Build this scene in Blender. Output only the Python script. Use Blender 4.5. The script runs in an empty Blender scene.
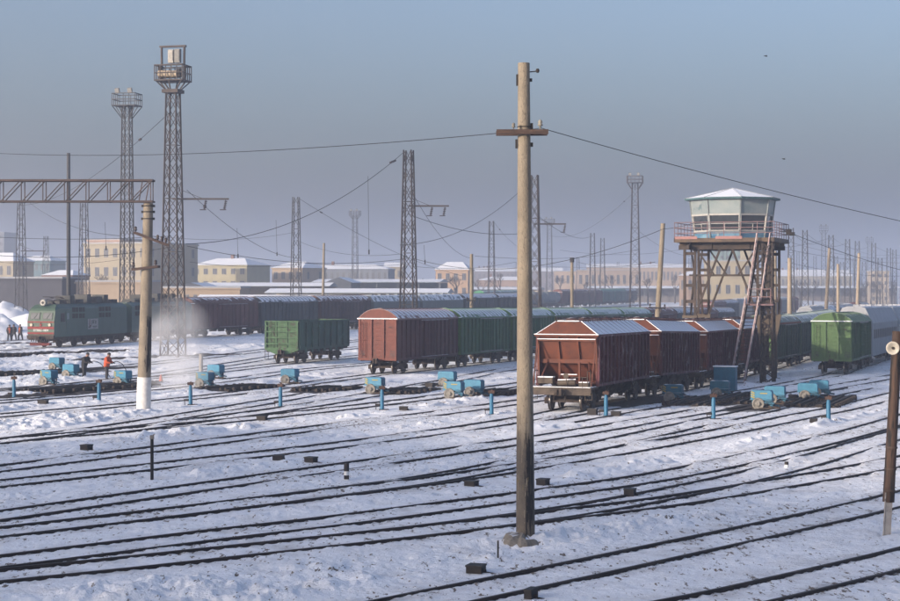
import bpy, bmesh, math, random
import numpy as np
from mathutils import Vector, Matrix, Quaternion
random.seed(7)
S = bpy.context.scene
COL = S.collection
R = math.radians
# ------------------------------------------------------------------ camera
F, HY, CX = 1700.0, 283.0, 450.0          # focal length in photo pixels (900 px wide), eye-level line, centre column
EYE = 6.5
HAZE = 0.00105
cam = bpy.data.cameras.new('camera'); camo = bpy.data.objects.new('camera', cam); COL.objects.link(camo)
camo.location = (0, 0, EYE); camo.rotation_euler = (R(90), 0, 0)
cam.sensor_width = 36; cam.lens = 36 * F / 900.0; cam.shift_y = (HY - 300.5) / 900.0
cam.clip_start = 0.5; cam.clip_end = 12000
S.camera = camo
# ------------------------------------------------------------------ sky, sun, exposure
SUN_AZ, SUN_EL = 233.0, 11.0
w = bpy.data.worlds.new('World'); S.world = w; w.use_nodes = True
nt = w.node_tree; sky = nt.nodes.new('ShaderNodeTexSky'); sky.sky_type = 'NISHITA'; sky.sun_disc = False
sky.sun_elevation = R(SUN_EL); sky.sun_rotation = R(SUN_AZ); sky.air_density = 1.0; sky.dust_density = 6.2; sky.ozone_density = 3.0
tint = nt.nodes.new('ShaderNodeMix'); tint.data_type = 'RGBA'; tint.blend_type = 'MULTIPLY'; tint.inputs[0].default_value = 1.0; tint.inputs[7].default_value = (1.0, 0.965, 1.03, 1)
hs_ = nt.nodes.new('ShaderNodeHueSaturation'); hs_.inputs['Saturation'].default_value = 0.88; nt.links.new(sky.outputs[0], hs_.inputs['Color']); nt.links.new(hs_.outputs[0], tint.inputs[6]); nt.links.new(tint.outputs[2], nt.nodes['Background'].inputs[0]); nt.nodes['Background'].inputs[1].default_value = 0.15
sl = bpy.data.lights.new('sun', 'SUN'); sl.energy = 3.3; sl.angle = R(0.6); sl.color = (1.0, 0.85, 0.70)
so = bpy.data.objects.new('sun', sl); COL.objects.link(so)
sd = Vector((math.sin(R(SUN_AZ)) * math.cos(R(SUN_EL)), math.cos(R(SUN_AZ)) * math.cos(R(SUN_EL)), math.sin(R(SUN_EL))))
so.rotation_euler = sd.to_track_quat('Z', 'Y').to_euler(); so.location = (-60, -40, 60)
S.view_settings.view_transform = 'Standard'; S.view_settings.look = 'None'; S.view_settings.gamma = 1; S.view_settings.use_curve_mapping = False
S.view_settings.exposure = 1.12
S.cycles.volume_bounces = 2; S.cycles.max_bounces = 6; S.cycles.transparent_max_bounces = 24
S.cycles.volume_step_rate = 1.0; S.cycles.volume_max_steps = 256
S.cycles.use_denoising = True
S.cycles.use_adaptive_sampling = False
# ------------------------------------------------------------------ terrain and pixel helpers
TD = (math.sin(R(19.2)), math.cos(R(19.2))); TP = (TD[1], -TD[0])
def sstep(a, b, x):
    t = np.clip((x - a) / (b - a), 0, 1); return t * t * (3 - 2 * t)
def T(x, y):                                   # the yard falls gently towards the far end
    t = TD[0] * x + TD[1] * y; v = TP[0] * x + TP[1] * y
    g = 0.0125 * np.clip(t - 100, 0, 190) * sstep(-85, -50, v)
    d = 0.5 * sstep(84, 112, t) * np.exp(-((v + 22.6) / 6.0) ** 2) * (1 - sstep(150, 200, t))
    return -(g + d)
def G(px, py, h=0.0):                          # ground point seen at a photo pixel
    z = 0.0
    Y = 100.0
    for _ in range(25):
        Y = 0.5 * Y + 0.5 * min(3000, (EYE - z - h) * F / max(py - HY, 2)); z = float(T((px - CX) / F * Y, Y))
    return Vector(((px - CX) / F * Y, Y, z + h))
def PD(px, py, Y):                             # point at a photo pixel and a depth
    return Vector(((px - CX) / F * Y, Y, EYE - (py - HY) / F * Y))
def gz(x, y): return float(T(x, y))
# ------------------------------------------------------------------ materials
MATS = {}
def mat(name, c1, c2=None, rough=0.75, scale=3.0, metal=0.0, bump=0.0, bscale=None, c3=None, t3=0.62, s3=0.8, snow=None, stretch=(1, 1, 1), spec=0.3, wave=None):
    if name in MATS: return MATS[name]
    m = bpy.data.materials.new(name); m.use_nodes = True; MATS[name] = m
    k_ = 0.70 if max(c1) < 0.65 else 1.0
    c1 = tuple(v * k_ for v in c1); c2 = tuple(v * k_ for v in c2) if c2 else None; c3 = tuple(v * k_ for v in c3) if c3 else None
    n = m.node_tree.nodes; l = m.node_tree.links; b = n['Principled BSDF']
    tc = n.new('ShaderNodeTexCoord'); mp = n.new('ShaderNodeMapping'); mp.inputs['Scale'].default_value = stretch
    l.new(tc.outputs['Object'], mp.inputs['Vector'])
    nz = n.new('ShaderNodeTexNoise'); nz.inputs['Scale'].default_value = scale; nz.inputs['Detail'].default_value = 6; nz.inputs['Roughness'].default_value = 0.6
    l.new(mp.outputs[0], nz.inputs['Vector'])
    c2 = c2 or tuple(v * 0.75 for v in c1)
    mx = n.new('ShaderNodeMix'); mx.data_type = 'RGBA'; mx.inputs[6].default_value = (*c1, 1); mx.inputs[7].default_value = (*c2, 1)
    rp = n.new('ShaderNodeMapRange'); rp.inputs[1].default_value = 0.35; rp.inputs[2].default_value = 0.65
    l.new(nz.outputs[0], rp.inputs[0]); l.new(rp.outputs[0], mx.inputs[0]); out = mx.outputs[2]
    if c3:
        n3 = n.new('ShaderNodeTexNoise'); n3.inputs['Scale'].default_value = s3; n3.inputs['Detail'].default_value = 8; n3.inputs['Roughness'].default_value = 0.7
        l.new(mp.outputs[0], n3.inputs['Vector'])
        r3 = n.new('ShaderNodeMapRange'); r3.inputs[1].default_value = t3 - 0.04; r3.inputs[2].default_value = t3 + 0.04; l.new(n3.outputs[0], r3.inputs[0])
        m3 = n.new('ShaderNodeMix'); m3.data_type = 'RGBA'; l.new(r3.outputs[0], m3.inputs[0]); l.new(out, m3.inputs[6]); m3.inputs[7].default_value = (*c3, 1); out = m3.outputs[2]
    if name.endswith(('_side', '_end', '_end2', '_b')):        # rust and dirt runs down the sheets
        m5 = n.new('ShaderNodeMapping'); m5.inputs['Scale'].default_value = (7, 7, .45); l.new(tc.outputs['Object'], m5.inputs['Vector'])
        n5 = n.new('ShaderNodeTexNoise'); n5.inputs['Scale'].default_value = 1.0; n5.inputs['Detail'].default_value = 5; n5.inputs['Roughness'].default_value = .65; l.new(m5.outputs[0], n5.inputs['Vector'])
        r5 = n.new('ShaderNodeMapRange'); r5.inputs[1].default_value = .52; r5.inputs[2].default_value = .72; r5.inputs[4].default_value = .55; l.new(n5.outputs[0], r5.inputs[0])
        x5 = n.new('ShaderNodeMix'); x5.data_type = 'RGBA'; l.new(r5.outputs[0], x5.inputs[0]); l.new(out, x5.inputs[6]); x5.inputs[7].default_value = (.045, .028, .022, 1); out = x5.outputs[2]
    if snow is not None:                       # snow lying on upward faces, patchy
        ge = n.new('ShaderNodeNewGeometry'); sx = n.new('ShaderNodeSeparateXYZ'); l.new(ge.outputs['Normal'], sx.inputs[0])
        n4 = n.new('ShaderNodeTexNoise'); n4.inputs['Scale'].default_value = 1.3; n4.inputs['Detail'].default_value = 5; l.new(tc.outputs['Object'], n4.inputs['Vector'])
        ad = n.new('ShaderNodeMath'); ad.operation = 'MULTIPLY_ADD'; l.new(n4.outputs[0], ad.inputs[0]); ad.inputs[1].default_value = 0.9; l.new(sx.outputs[2], ad.inputs[2])
        r4 = n.new('ShaderNodeMapRange'); r4.inputs[1].default_value = snow; r4.inputs[2].default_value = snow + 0.08; l.new(ad.outputs[0], r4.inputs[0])
        m4 = n.new('ShaderNodeMix'); m4.data_type = 'RGBA'; l.new(r4.outputs[0], m4.inputs[0]); l.new(out, m4.inputs[6]); m4.inputs[7].default_value = (0.74, 0.76, 0.80, 1); out = m4.outputs[2]
    l.new(out, b.inputs['Base Color'])
    b.inputs['Roughness'].default_value = rough; b.inputs['Metallic'].default_value = metal; b.inputs['Specular IOR Level'].default_value = spec
    if bump:
        nb = n.new('ShaderNodeTexNoise'); nb.inputs['Scale'].default_value = bscale or scale * 3; nb.inputs['Detail'].default_value = 6; l.new(mp.outputs[0], nb.inputs['Vector'])
        bp = n.new('ShaderNodeBump'); bp.inputs['Strength'].default_value = bump; bp.inputs['Distance'].default_value = 0.05; l.new(nb.outputs[0], bp.inputs['Height']); l.new(bp.outputs[0], b.inputs['Normal'])
    return m
def glass(name, c, rough=0.15):
    m = mat(name, c, tuple(v * 0.7 for v in c), rough=rough, spec=0.6); return m
STEEL = mat('dark_steel', (0.045, 0.038, 0.034), (0.09, 0.06, 0.045), scale=2, snow=1.62)
BLACK = mat('black_iron', (0.022, 0.020, 0.020), (0.045, 0.035, 0.03), scale=4)
UNDER = mat('undergear', (0.03, 0.024, 0.02), (0.075, 0.05, 0.035), scale=3, bump=0.5, c3=(0.35, 0.35, 0.37), t3=0.68, s3=3)
WHEELM = mat('wheel_steel', (0.10, 0.08, 0.07), (0.05, 0.035, 0.03), scale=4, rough=0.5, metal=0.4)
TREAD = mat('bright_tread', (0.45, 0.42, 0.38), rough=0.3, metal=0.9)
RAILM = mat('rail_steel', (0.055, 0.040, 0.034), (0.028, 0.022, 0.02), scale=1.5, rough=0.6, metal=0.2)
CONC = mat('concrete', (0.34, 0.285, 0.21), (0.22, 0.185, 0.14), scale=1.6, bump=0.5, bscale=30, c3=(0.15, 0.12, 0.09), t3=0.60, s3=22, stretch=(1, 1, 0.6))
GALV = mat('galvanised', (0.20, 0.20, 0.20), (0.13, 0.12, 0.115), scale=2)
MASTM = mat('mast_steel', (0.095, 0.088, 0.085), (0.06, 0.055, 0.054), scale=1.2)
MASTR = mat('mast_rusty', (0.095, 0.075, 0.066), (0.055, 0.046, 0.043), scale=1.0)
WHITE = mat('white_paint', (0.72, 0.72, 0.70), (0.60, 0.60, 0.58), scale=5)
SNOWM = mat('lying_snow', (0.80, 0.82, 0.85), (0.72, 0.74, 0.78), scale=2, rough=0.9, bump=0.5, bscale=8)
RUST = mat('rust', (0.16, 0.07, 0.035), (0.09, 0.045, 0.03), scale=4)
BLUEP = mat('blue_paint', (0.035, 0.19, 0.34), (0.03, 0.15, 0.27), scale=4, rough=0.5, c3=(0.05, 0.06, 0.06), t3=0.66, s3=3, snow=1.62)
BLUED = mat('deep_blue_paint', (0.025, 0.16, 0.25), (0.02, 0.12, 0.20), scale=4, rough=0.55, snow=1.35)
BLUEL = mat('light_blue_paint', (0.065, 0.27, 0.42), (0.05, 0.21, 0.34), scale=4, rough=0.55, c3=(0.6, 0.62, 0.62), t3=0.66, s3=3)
YEL = mat('yellow_paint', (0.55, 0.40, 0.04), (0.42, 0.30, 0.04), scale=6)
DRUM = mat('grey_drum', (0.33, 0.31, 0.28), (0.20, 0.19, 0.17), scale=5, c3=(0.10, 0.09, 0.08), t3=0.64, s3=5)
INS = mat('insulator', (0.05, 0.025, 0.02), (0.03, 0.02, 0.02), rough=0.25, spec=0.6)
WIREM = mat('wire', (0.035, 0.033, 0.033))
BALL = mat('ballast', (0.050, 0.042, 0.038), (0.020, 0.018, 0.017), scale=6, bump=1.0, bscale=14, c3=(0.5, 0.5, 0.53), t3=0.60, s3=1.6)
WOOD = mat('creosoted_wood', (0.075, 0.042, 0.028), (0.035, 0.022, 0.018), scale=3, stretch=(6, 6, 0.5), bump=0.4)
# ------------------------------------------------------------------ mesh builder
class MB:
    def __init__(s): s.v = []; s.f = []; s.m = []; s.smooth = []
    def add(s, vs, fs, m=0, M=None, sm=False):
        o = len(s.v)
        s.v += [tuple(M @ Vector(p)) if M is not None else tuple(p) for p in vs]
        s.f += [tuple(i + o for i in f) for f in fs]; s.m += [m] * len(fs); s.smooth += [sm] * len(fs)
    def box(s, c, d, m=0, M=None, rot=None):
        hx, hy, hz = d[0] / 2, d[1] / 2, d[2] / 2
        vs = [Vector((x * hx, y * hy, z * hz)) for x in (-1, 1) for y in (-1, 1) for z in (-1, 1)]
        if rot is not None: vs = [rot @ q for q in vs]
        vs = [q + Vector(c) for q in vs]
        s.add(vs, [(0, 1, 3, 2), (4, 6, 7, 5), (0, 4, 5, 1), (2, 3, 7, 6), (0, 2, 6, 4), (1, 5, 7, 3)], m, M)
    def beam(s, a, b, wd, h=None, m=0, M=None):
        a = Vector(a); b = Vector(b); h = h or wd; d = b - a
        if d.length < 1e-5: return
        q = d.to_track_quat('Y', 'Z').to_matrix()
        s.box((a + b) / 2, (wd, d.length, h), m, M, q)
    def tube(s, a, b, r0, r1=None, n=8, m=0, M=None, caps=True):
        a = Vector(a); b = Vector(b); r1 = r0 if r1 is None else r1; d = (b - a)
        q = d.to_track_quat('Z', 'Y').to_matrix(); vs = []
        for p, r in ((a, r0), (b, r1)):
            for i in range(n):
                t = 2 * math.pi * i / n; vs.append(p + q @ Vector((math.cos(t) * r, math.sin(t) * r, 0)))
        s.add(vs, [(i, (i + 1) % n, n + (i + 1) % n, n + i) for i in range(n)], m, M, n > 6)
        if caps: s.add(vs[:n], [tuple(range(n - 1, -1, -1))], m, M); s.add(vs[n:], [tuple(range(n))], m, M)
    def lathe(s, prof, c=(0, 0, 0), n=16, m=0, M=None, axis=None):
        q = Vector(axis).to_track_quat('Z', 'Y').to_matrix() if axis else Matrix.Identity(3); vs = []
        for r, z in prof:
            for i in range(n):
                t = 2 * math.pi * i / n; vs.append(Vector(c) + q @ Vector((math.cos(t) * r, math.sin(t) * r, z)))
        fs = [(k * n + i, k * n + (i + 1) % n, (k + 1) * n + (i + 1) % n, (k + 1) * n + i) for k in range(len(prof) - 1) for i in range(n)]
        s.add(vs, fs, m, M, True)
        s.add(vs[:n], [tuple(range(n - 1, -1, -1))], m, M); s.add(vs[-n:], [tuple(range(n))], m, M)
    def prism(s, poly, y0, y1, m=0, M=None, sm=False):       # poly in x,z swept along y
        n = len(poly); vs = [(p[0], y0, p[1]) for p in poly] + [(p[0], y1, p[1]) for p in poly]
        s.add(vs, [tuple(range(n)), tuple(range(2 * n - 1, n - 1, -1))], m, M)
        s.add(vs, [(i, n + i, n + (i + 1) % n, (i + 1) % n) for i in range(n)], m, M, sm)
    def path(s, pts, r, n=5, m=0):
        for a, b in zip(pts[:-1], pts[1:]): s.tube(a, b, r, n=n, m=m, caps=False)
    def mesh(s, name, mats):
        me = bpy.data.meshes.new(name); me.from_pydata(s.v, [], s.f)
        for x in (mats if isinstance(mats, (list, tuple)) else [mats]): me.materials.append(x)
        me.polygons.foreach_set('material_index', s.m); me.polygons.foreach_set('use_smooth', s.smooth)
        me.update(); return me
    def build(s, name, mats, parent=None, recalc=True):
        me = s.mesh(name, mats)
        if recalc:
            b = bmesh.new(); b.from_mesh(me); bmesh.ops.recalc_face_normals(b, faces=b.faces); b.to_mesh(me); b.free()
        o = bpy.data.objects.new(name, me); COL.objects.link(o)
        if parent: o.parent = parent
        return o
def tag(o, label=None, cat=None, group=None, kind=None):
    if label: o['label'] = label
    if cat: o['category'] = cat
    if group: o['group'] = group
    if kind: o['kind'] = kind
    return o
def thing(name, label, cat, loc=(0, 0, 0), rz=0.0, group=None):
    o = bpy.data.objects.new(name, None); o.empty_display_size = 0.3; COL.objects.link(o); o.location = loc; o.rotation_euler = (0, 0, rz)
    return tag(o, label, cat, group)
CH = {}
def dup(root, label, group=None):
    kids = {}
    for o in bpy.data.objects:
        if o.parent: kids.setdefault(o.parent.name, []).append(o)
    def rec(o, p):
        c = o.copy(); COL.objects.link(c)
        if p is not None: c.parent = p
        for k in kids.get(o.name, []): rec(k, c)
        return c
    r = rec(root, None); r['label'] = label
    if group: r['group'] = group
    return r
# ------------------------------------------------------------------ tracks (image points projected onto the ground, then real rails)
def catmull(P, step):
    out = []
    for i in range(len(P) - 1):
        p0 = P[i - 1] if i else 2 * P[0] - P[1]; p1 = P[i]; p2 = P[i + 1]; p3 = P[i + 2] if i + 2 < len(P) else 2 * P[-1] - P[-2]
        n = max(2, int((p2 - p1).length / step))
        for k in range(n):
            t = k / n
            out.append(0.5 * ((2 * p1) + (p2 - p0) * t + (2 * p0 - 5 * p1 + 4 * p2 - p3) * t * t + (3 * p1 - p0 - 3 * p2 + p3) * t ** 3))
    out.append(P[-1]); return out
TR = {}
def track(key, pts, tail=None, length=0):
    P = [G(*p).xy.copy() for p in pts]
    if tail is not None:
        d = Vector((math.sin(R(tail)), math.cos(R(tail))))
        for k in range(1, int(length / 12) + 1): P.append(P[-1] + d * 12)
    if tail is None and key != 'V' and key != 'N' and key != 'X':
        e_ = (P[-1] - P[-2]).normalized(); P += [P[-1] + e_ * 25, P[-1] + e_ * 50, P[-1] + e_ * 80]
    TR[key] = catmull(P, 0.35 if pts[0][1] > 420 else 1.5)
track('F', [(560, 645), (660, 619), (750, 600), (884, 568), (1000, 538)])
track('E', [(200, 655), (300, 634), (440, 604), (550, 581), (670, 555), (780, 531), (884, 507), (1000, 476)])
track('D', [(-80, 590), (0, 581), (110, 570), (220, 558), (330, 546), (440, 533.5), (560, 519), (670, 505), (780, 487), (884, 468), (1000, 442)])
track('C', [(-80, 577), (0, 567), (110, 553), (220, 539), (330, 526), (440, 511.5), (560, 495), (670, 478), (780, 454), (884, 427), (1000, 392)])
track('B', [(-80, 547), (0, 537), (110, 524), (220, 510.5), (330, 497), (440, 483), (560, 464), (670, 444.5), (780, 423), (884, 400), (1000, 372)])
track('A', [(-80, 531), (0, 520), (110, 504), (220, 488), (330, 472), (440, 456), (560, 438), (670, 419), (780, 399), (850, 386), (960, 366)])
track('G', [(-80, 497), (0, 487.5), (110, 475), (220, 462), (330, 449), (440, 434.5), (500, 425.3), (558, 415)], 19.2, 300)
track('H', [(-80, 483), (0, 472), (110, 458), (220, 443.5), (330, 429), (450, 414), (540, 401)], 19, 300)
track('I', [(-80, 455), (0, 444), (110, 434), (220, 424), (330, 412), (450, 397), (520, 386)], 18.6, 300)
track('J', [(-80, 427), (0, 418), (110, 408.5), (220, 397), (300, 386.5), (376, 376.5)], 18.3, 320)
track('K', [(-80, 412), (0, 404), (110, 395), (220, 383), (300, 372)], 17.5, 300)
track('L', [(-80, 399), (0, 392), (110, 383.5), (200, 375), (280, 365.5)], 16, 320)
track('M', [(-80, 383), (0, 377), (110, 369), (220, 357), (300, 347)], 17, 260)
track('N', [(-200, 366), (-80, 358.5), (38, 349.5)], 16, 36)
P = TR['N']; d = Vector((math.sin(R(24)), math.cos(R(24)))); TR['N'] = P + [P[-1] + d * 3 * k for k in range(1, 90)]
track('O', [(-200, 353), (-80, 347), (20, 341)], 19, 340)
track('X', [(220, 510.5), (330, 496.5), (440, 481), (560, 457), (670, 432), (780, 408), (860, 390)])
track('W', [(440, 533.5), (560, 517), (670, 497), (780, 472), (884, 441), (1000, 404)])
track('R', [(110, 434), (220, 420), (330, 404), (440, 384), (500, 372)], 18, 260)
track('U', [(0, 392), (110, 382), (220, 367), (300, 354)], 17, 200)
track('V', [(-80, 455), (0, 444), (110, 430), (220, 412), (330, 393), (376, 386)])
track('Q', [(560, 424), (640, 410), (700, 400.5), (760, 390.5), (828, 378)], 19.5, 300)
rails_xy = []
for key, P in TR.items():
    mb = MB(); n = len(P)
    tang = [(P[min(i + 1, n - 1)] - P[max(i - 1, 0)]).normalized() for i in range(n)]
    for sgn in (-1, 1):
        L = [P[i] + Vector((tang[i].y, -tang[i].x)) * 0.76 * sgn for i in range(n)]
        rails_xy += [(q.x, q.y) for q in L]
        prof = [(-0.036, 0.15), (0.036, 0.15), (0.036, 0.11), (0.014, 0.10), (0.02, -0.03), (-0.02, -0.03), (-0.014, 0.10), (-0.036, 0.11)]
        vs = []; k = len(prof)
        for i, q in enumerate(L):
            nn = Vector((tang[i].y, -tang[i].x)); z = gz(q.x, q.y)
            for a, b in prof: vs.append((q.x + nn.x * a, q.y + nn.y * a, z + b))
        fs = [(i * k + j, i * k + (j + 1) % k, (i + 1) * k + (j + 1) % k, (i + 1) * k + j) for i in range(len(L) - 1) for j in range(k)]
        mb.add(vs, fs)
    o = mb.build('railway_track', RAILM, recalc=False); tag(o, kind='structure')
# ------------------------------------------------------------------ snow ground
def vnoise(x, y, seed=0):
    xi = np.floor(x).astype(np.int64); yi = np.floor(y).astype(np.int64); fx = x - xi; fy = y - yi
    fx = fx * fx * (3 - 2 * fx); fy = fy * fy * (3 - 2 * fy)
    def h(a, b):
        s_ = np.sin(a * 127.1 + b * 311.7 + seed * 74.7) * 43758.5453
        s2 = np.sin(a * 269.5 + b * 183.3 + seed * 33.1 + s_ % 6.28) * 24634.6345
        return s2 - np.floor(s2)
    return (h(xi, yi) * (1 - fx) + h(xi + 1, yi) * fx) * (1 - fy) + (h(xi, yi + 1) * (1 - fx) + h(xi + 1, yi + 1) * fx) * fy
def fbm(x, y, o=4, seed=0):
    s = 0; a = 0.5
    for k in range(o): s = s + a * vnoise(x, y, seed + k); x = x * 2.03 + 7.1; y = y * 2.03 + 3.3; a *= 0.5
    return s
rows = [4, 10, 18, 24, 28]; y = 30.0
while y < 230: rows.append(y); y *= 1.0036
while y < 600: rows.append(y); y *= 1.012
while y < 6000: rows.append(y); y *= 1.08
tans = list(np.arange(-0.40, 0.4001, 0.0012))
side = [0.5, 0.65, 0.85, 1.2, 1.8, 3.0]; tans = [-t for t in reversed(side)] + tans + side
rows = np.array(rows); tans = np.array(tans); YY, TT = np.meshgrid(rows, tans, indexing='ij'); XX = TT * (YY + 0.0); XX[:5] += TT[:5] * 8
nr, ncol = YY.shape
x = XX.ravel(); yv = YY.ravel()
from mathutils.kdtree import KDTree
kd = KDTree(len(rails_xy))
for i, (a, b) in enumerate(rails_xy): kd.insert((a, b, 0), i)
kd.balance()
near = (yv < 330) & (np.abs(x) < 0.42 * yv + 4)
dr = np.full(x.shape, 30.0)
for i in np.nonzero(near)[0]: dr[i] = kd.find((x[i], yv[i], 0))[2]
tt = TD[0] * x + TD[1] * yv; vv = TP[0] * x + TP[1] * yv
wx = x + 2 * fbm(x * .3, yv * .3, 2, 5); wy = yv
n0 = fbm(x * 2.6 + 5, yv * 2.6, 3, 61); n1 = fbm(wx * 0.30, wy * 0.30, 4, 11); n2 = fbm(x * 1.4, yv * 1.4, 3, 23); n3 = fbm(x * 4.0, yv * 4.0, 2, 31)
mound = sstep(0.9, 2.2, dr)
lump = sstep(0.42, 0.62, n1)
h = 0.103 + 0.05 * (n2 - 0.45) + 0.03 * (n3 - .4)
n4 = fbm(x * 9.0, yv * 7.0, 2, 91)
h += mound * (-0.05 + 0.13 * lump * (0.35 + n1) + 0.17 * (n2 - 0.3) * (0.4 + lump) + 0.17 * (n3 - 0.35) * (0.5 + lump) + .10 * (n0 - .45) + .10 * (n4 - .4) * (.4 + lump)) + .03 * (n4 - .4)
cover = sstep(0.47, 0.64, fbm(tt * 0.22, vv * 0.9, 3, 77)) * np.where(yv < 52, .55, 1.0)      # stretches where snow has drifted over the rails
groove = (1 - sstep(0.05, np.where(yv < 52, .22, .17), dr)) * (1 - 0.92 * cover) * (.35 + .9 * fbm(tt * .9, vv * .9, 2, 51)) * (.75 + .5 * fbm(tt * 6, vv * 6, 2, 52))
h = h - groove * 0.085 + 0.05 * cover * (1 - sstep(0.2, 0.9, dr))
h = np.where(yv > 330, 0.02, h)
zz = T(x, yv) + h
pit = sstep(.66, .78, vnoise(x * 2.7 + 3, yv * 2.2, 101)) * sstep(.45, .6, fbm(x * .25, yv * .25, 2, 7))
zz -= .07 * pit * sstep(.3, .8, dr) * near
# ploughed lumps by the pole foot and along the lower left edge
for (px, py, rad, hh) in [(88, 596, .30, 0.09), (98, 594, .2, 0.10), (112, 599, .3, .08), (72, 600, .3, .08), (125, 597, .2, .08), (50, 598, .3, .08), (470, 410, 2.0, 0.30), (400, 404, 2.0, 0.25), (880, 415, 3.5, 0.5), (850, 425, 3, 0.35), (20, 392, 2, .25), (225, 412, 2.5, .3), (640, 412, 2.5, .25), (330, 402, 2.5, .3), (520, 404, 2.5, .3), (140, 437, 2, .25), (250, 400, 2, .2)]:
    g = G(px, py); dd = np.hypot(x - g.x, (yv - g.y) * 0.8); zz += hh * np.exp(-(dd / rad) ** 2) * (0.15 + 1.1 * np.clip(n2 - .2, 0, 1) + 1.2 * np.clip(n0 - .3, 0, 1)) * mound
me = bpy.data.meshes.new('snow_ground')
me.vertices.add(nr * ncol); me.vertices.foreach_set('co', np.stack([x, yv, zz], 1).ravel())
idx = np.arange(nr * ncol).reshape(nr, ncol)
q = np.stack([idx[:-1, :-1], idx[:-1, 1:], idx[1:, 1:], idx[1:, :-1]], -1).reshape(-1, 4)
me.loops.add(q.size); me.loops.foreach_set('vertex_index', q.ravel()); me.polygons.add(len(q))
me.polygons.foreach_set('loop_start', np.arange(len(q)) * 4); me.polygons.foreach_set('loop_total', np.full(len(q), 4)); me.polygons.foreach_set('use_smooth', np.ones(len(q), dtype=bool))
me.update(); me.validate()
bare = np.zeros(len(x))
for (px, py, ln, wd) in [(85, 388, 7, 2.4), (20, 375, 9, 2.2), (40, 355, 16, 2.0), (70, 371, 8, 2), (150, 358, 14, 1.5), (238, 390, 4, 2.0), (324, 392, 3.5, 1.8), (405, 393, 4, 1.8), (497, 395, 3.5, 1.8), (450, 385, 4, 1.4), (735, 400, 9, 2.2), (812, 403, 6, 2.0), (760, 408, 5, 1.5), (20, 345, 20, 1.6), (60, 395, 7, 1.6), (640, 402, 8, 2.0)]:
    g = G(px, py); dx = x - g.x; dy = yv - g.y
    ang = R(38 if px < 300 else 24); a = dx * math.sin(ang) + dy * math.cos(ang); b_ = dx * math.cos(ang) - dy * math.sin(ang)
    bare = np.maximum(bare, np.exp(-((a / ln) ** 4)) * np.exp(-((b_ / wd) ** 4)))
at = me.attributes.new('bare', 'FLOAT', 'POINT'); at.data.foreach_set('value', bare.astype(np.float32))
grime = np.exp(-(dr / 0.75) ** 2) * near
at = me.attributes.new('trackside', 'FLOAT', 'POINT'); at.data.foreach_set('value', grime.astype(np.float32))
m = bpy.data.materials.new('snow'); m.use_nodes = True; n = m.node_tree.nodes; l = m.node_tree.links; b = n['Principled BSDF']
tc = n.new('ShaderNodeTexCoord')
def noise(sc, det=6, ro=0.6, src=None):
    q_ = n.new('ShaderNodeTexNoise'); q_.inputs['Scale'].default_value = sc; q_.inputs['Detail'].default_value = det; q_.inputs['Roughness'].default_value = ro; l.new(src or tc.outputs['Object'], q_.inputs['Vector']); return q_
def mr(src, a, b_, c=0, d_=1):
    q_ = n.new('ShaderNodeMapRange'); q_.inputs[1].default_value = a; q_.inputs[2].default_value = b_; q_.inputs[3].default_value = c; q_.inputs[4].default_value = d_; l.new(src, q_.inputs[0]); return q_
def mixc(f, a, c):
    q_ = n.new('ShaderNodeMix'); q_.data_type = 'RGBA'; l.new(f, q_.inputs[0])
    for s_, i in ((a, 6), (c, 7)):
        if isinstance(s_, tuple): q_.inputs[i].default_value = (*s_, 1)
        else: l.new(s_, q_.inputs[i])
    return q_.outputs[2]
def mth(op, a, c):
    q_ = n.new('ShaderNodeMath'); q_.operation = op
    for s_, i in ((a, 0), (c, 1)):
        if isinstance(s_, (int, float)): q_.inputs[i].default_value = s_
        else: l.new(s_, q_.inputs[i])
    return q_.outputs[0]
trk = n.new('ShaderNodeAttribute'); trk.attribute_name = 'trackside'
big = noise(0.12, 4); base = mixc(mr(big.outputs[0], .35, .65).outputs[0], (0.90, 0.91, 0.93), (0.82, 0.84, 0.87))
mp = n.new('ShaderNodeMapping'); mp.inputs['Rotation'].default_value = (0, 0, R(35)); mp.inputs['Scale'].default_value = (1.0, 0.35, 1); l.new(tc.outputs['Object'], mp.inputs[0])
sp = noise(6.5, 5, 0.7, mp.outputs[0]); reg = noise(0.35, 3)
thr = mth('SUBTRACT', sp.outputs[0], mth('MULTIPLY', reg.outputs[0], -0.22))
speck = mr(mth('ADD', thr, mth('ADD', mth('MULTIPLY', mr(big.outputs[0], .4, .6).outputs[0], .03), mth('MULTIPLY', trk.outputs['Fac'], .045))), 0.735, 0.775); base = mixc(speck.outputs[0], base, (0.16, 0.125, 0.095))
dn = noise(0.6, 6, .65); dirt = mr(dn.outputs[0], 0.50, 0.70, 0, 0.30); base = mixc(dirt.outputs[0], base, (0.40, 0.35, 0.30))
ta = n.new('ShaderNodeAttribute'); ta.attribute_name = 'trackside'; tn = noise(1.1, 5, .7)
tf = mth('MULTIPLY', ta.outputs['Fac'], mr(tn.outputs[0], .44, .66, 0.03, .50).outputs[0]); base = mixc(tf, base, (0.17, 0.14, 0.12))
ba = n.new('ShaderNodeAttribute'); ba.attribute_name = 'bare'; bn = noise(1.3, 7, .7)
bf = mr(mth('ADD', ba.outputs['Fac'], mth('MULTIPLY', bn.outputs[0], 1.0)), 1.02, 1.16); base = mixc(bf.outputs[0], base, (0.045, 0.038, 0.034))
l.new(base, b.inputs['Base Color']); b.inputs['Roughness'].default_value = 0.85; b.inputs['Specular IOR Level'].default_value = 0.2
b1 = noise(4.5, 9, .68); bp = n.new('ShaderNodeBump'); bp.inputs['Strength'].default_value = 0.9; bp.inputs['Distance'].default_value = 0.12; l.new(b1.outputs[0], bp.inputs['Height']); l.new(bp.outputs[0], b.inputs['Normal'])
me.materials.append(m)
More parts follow.
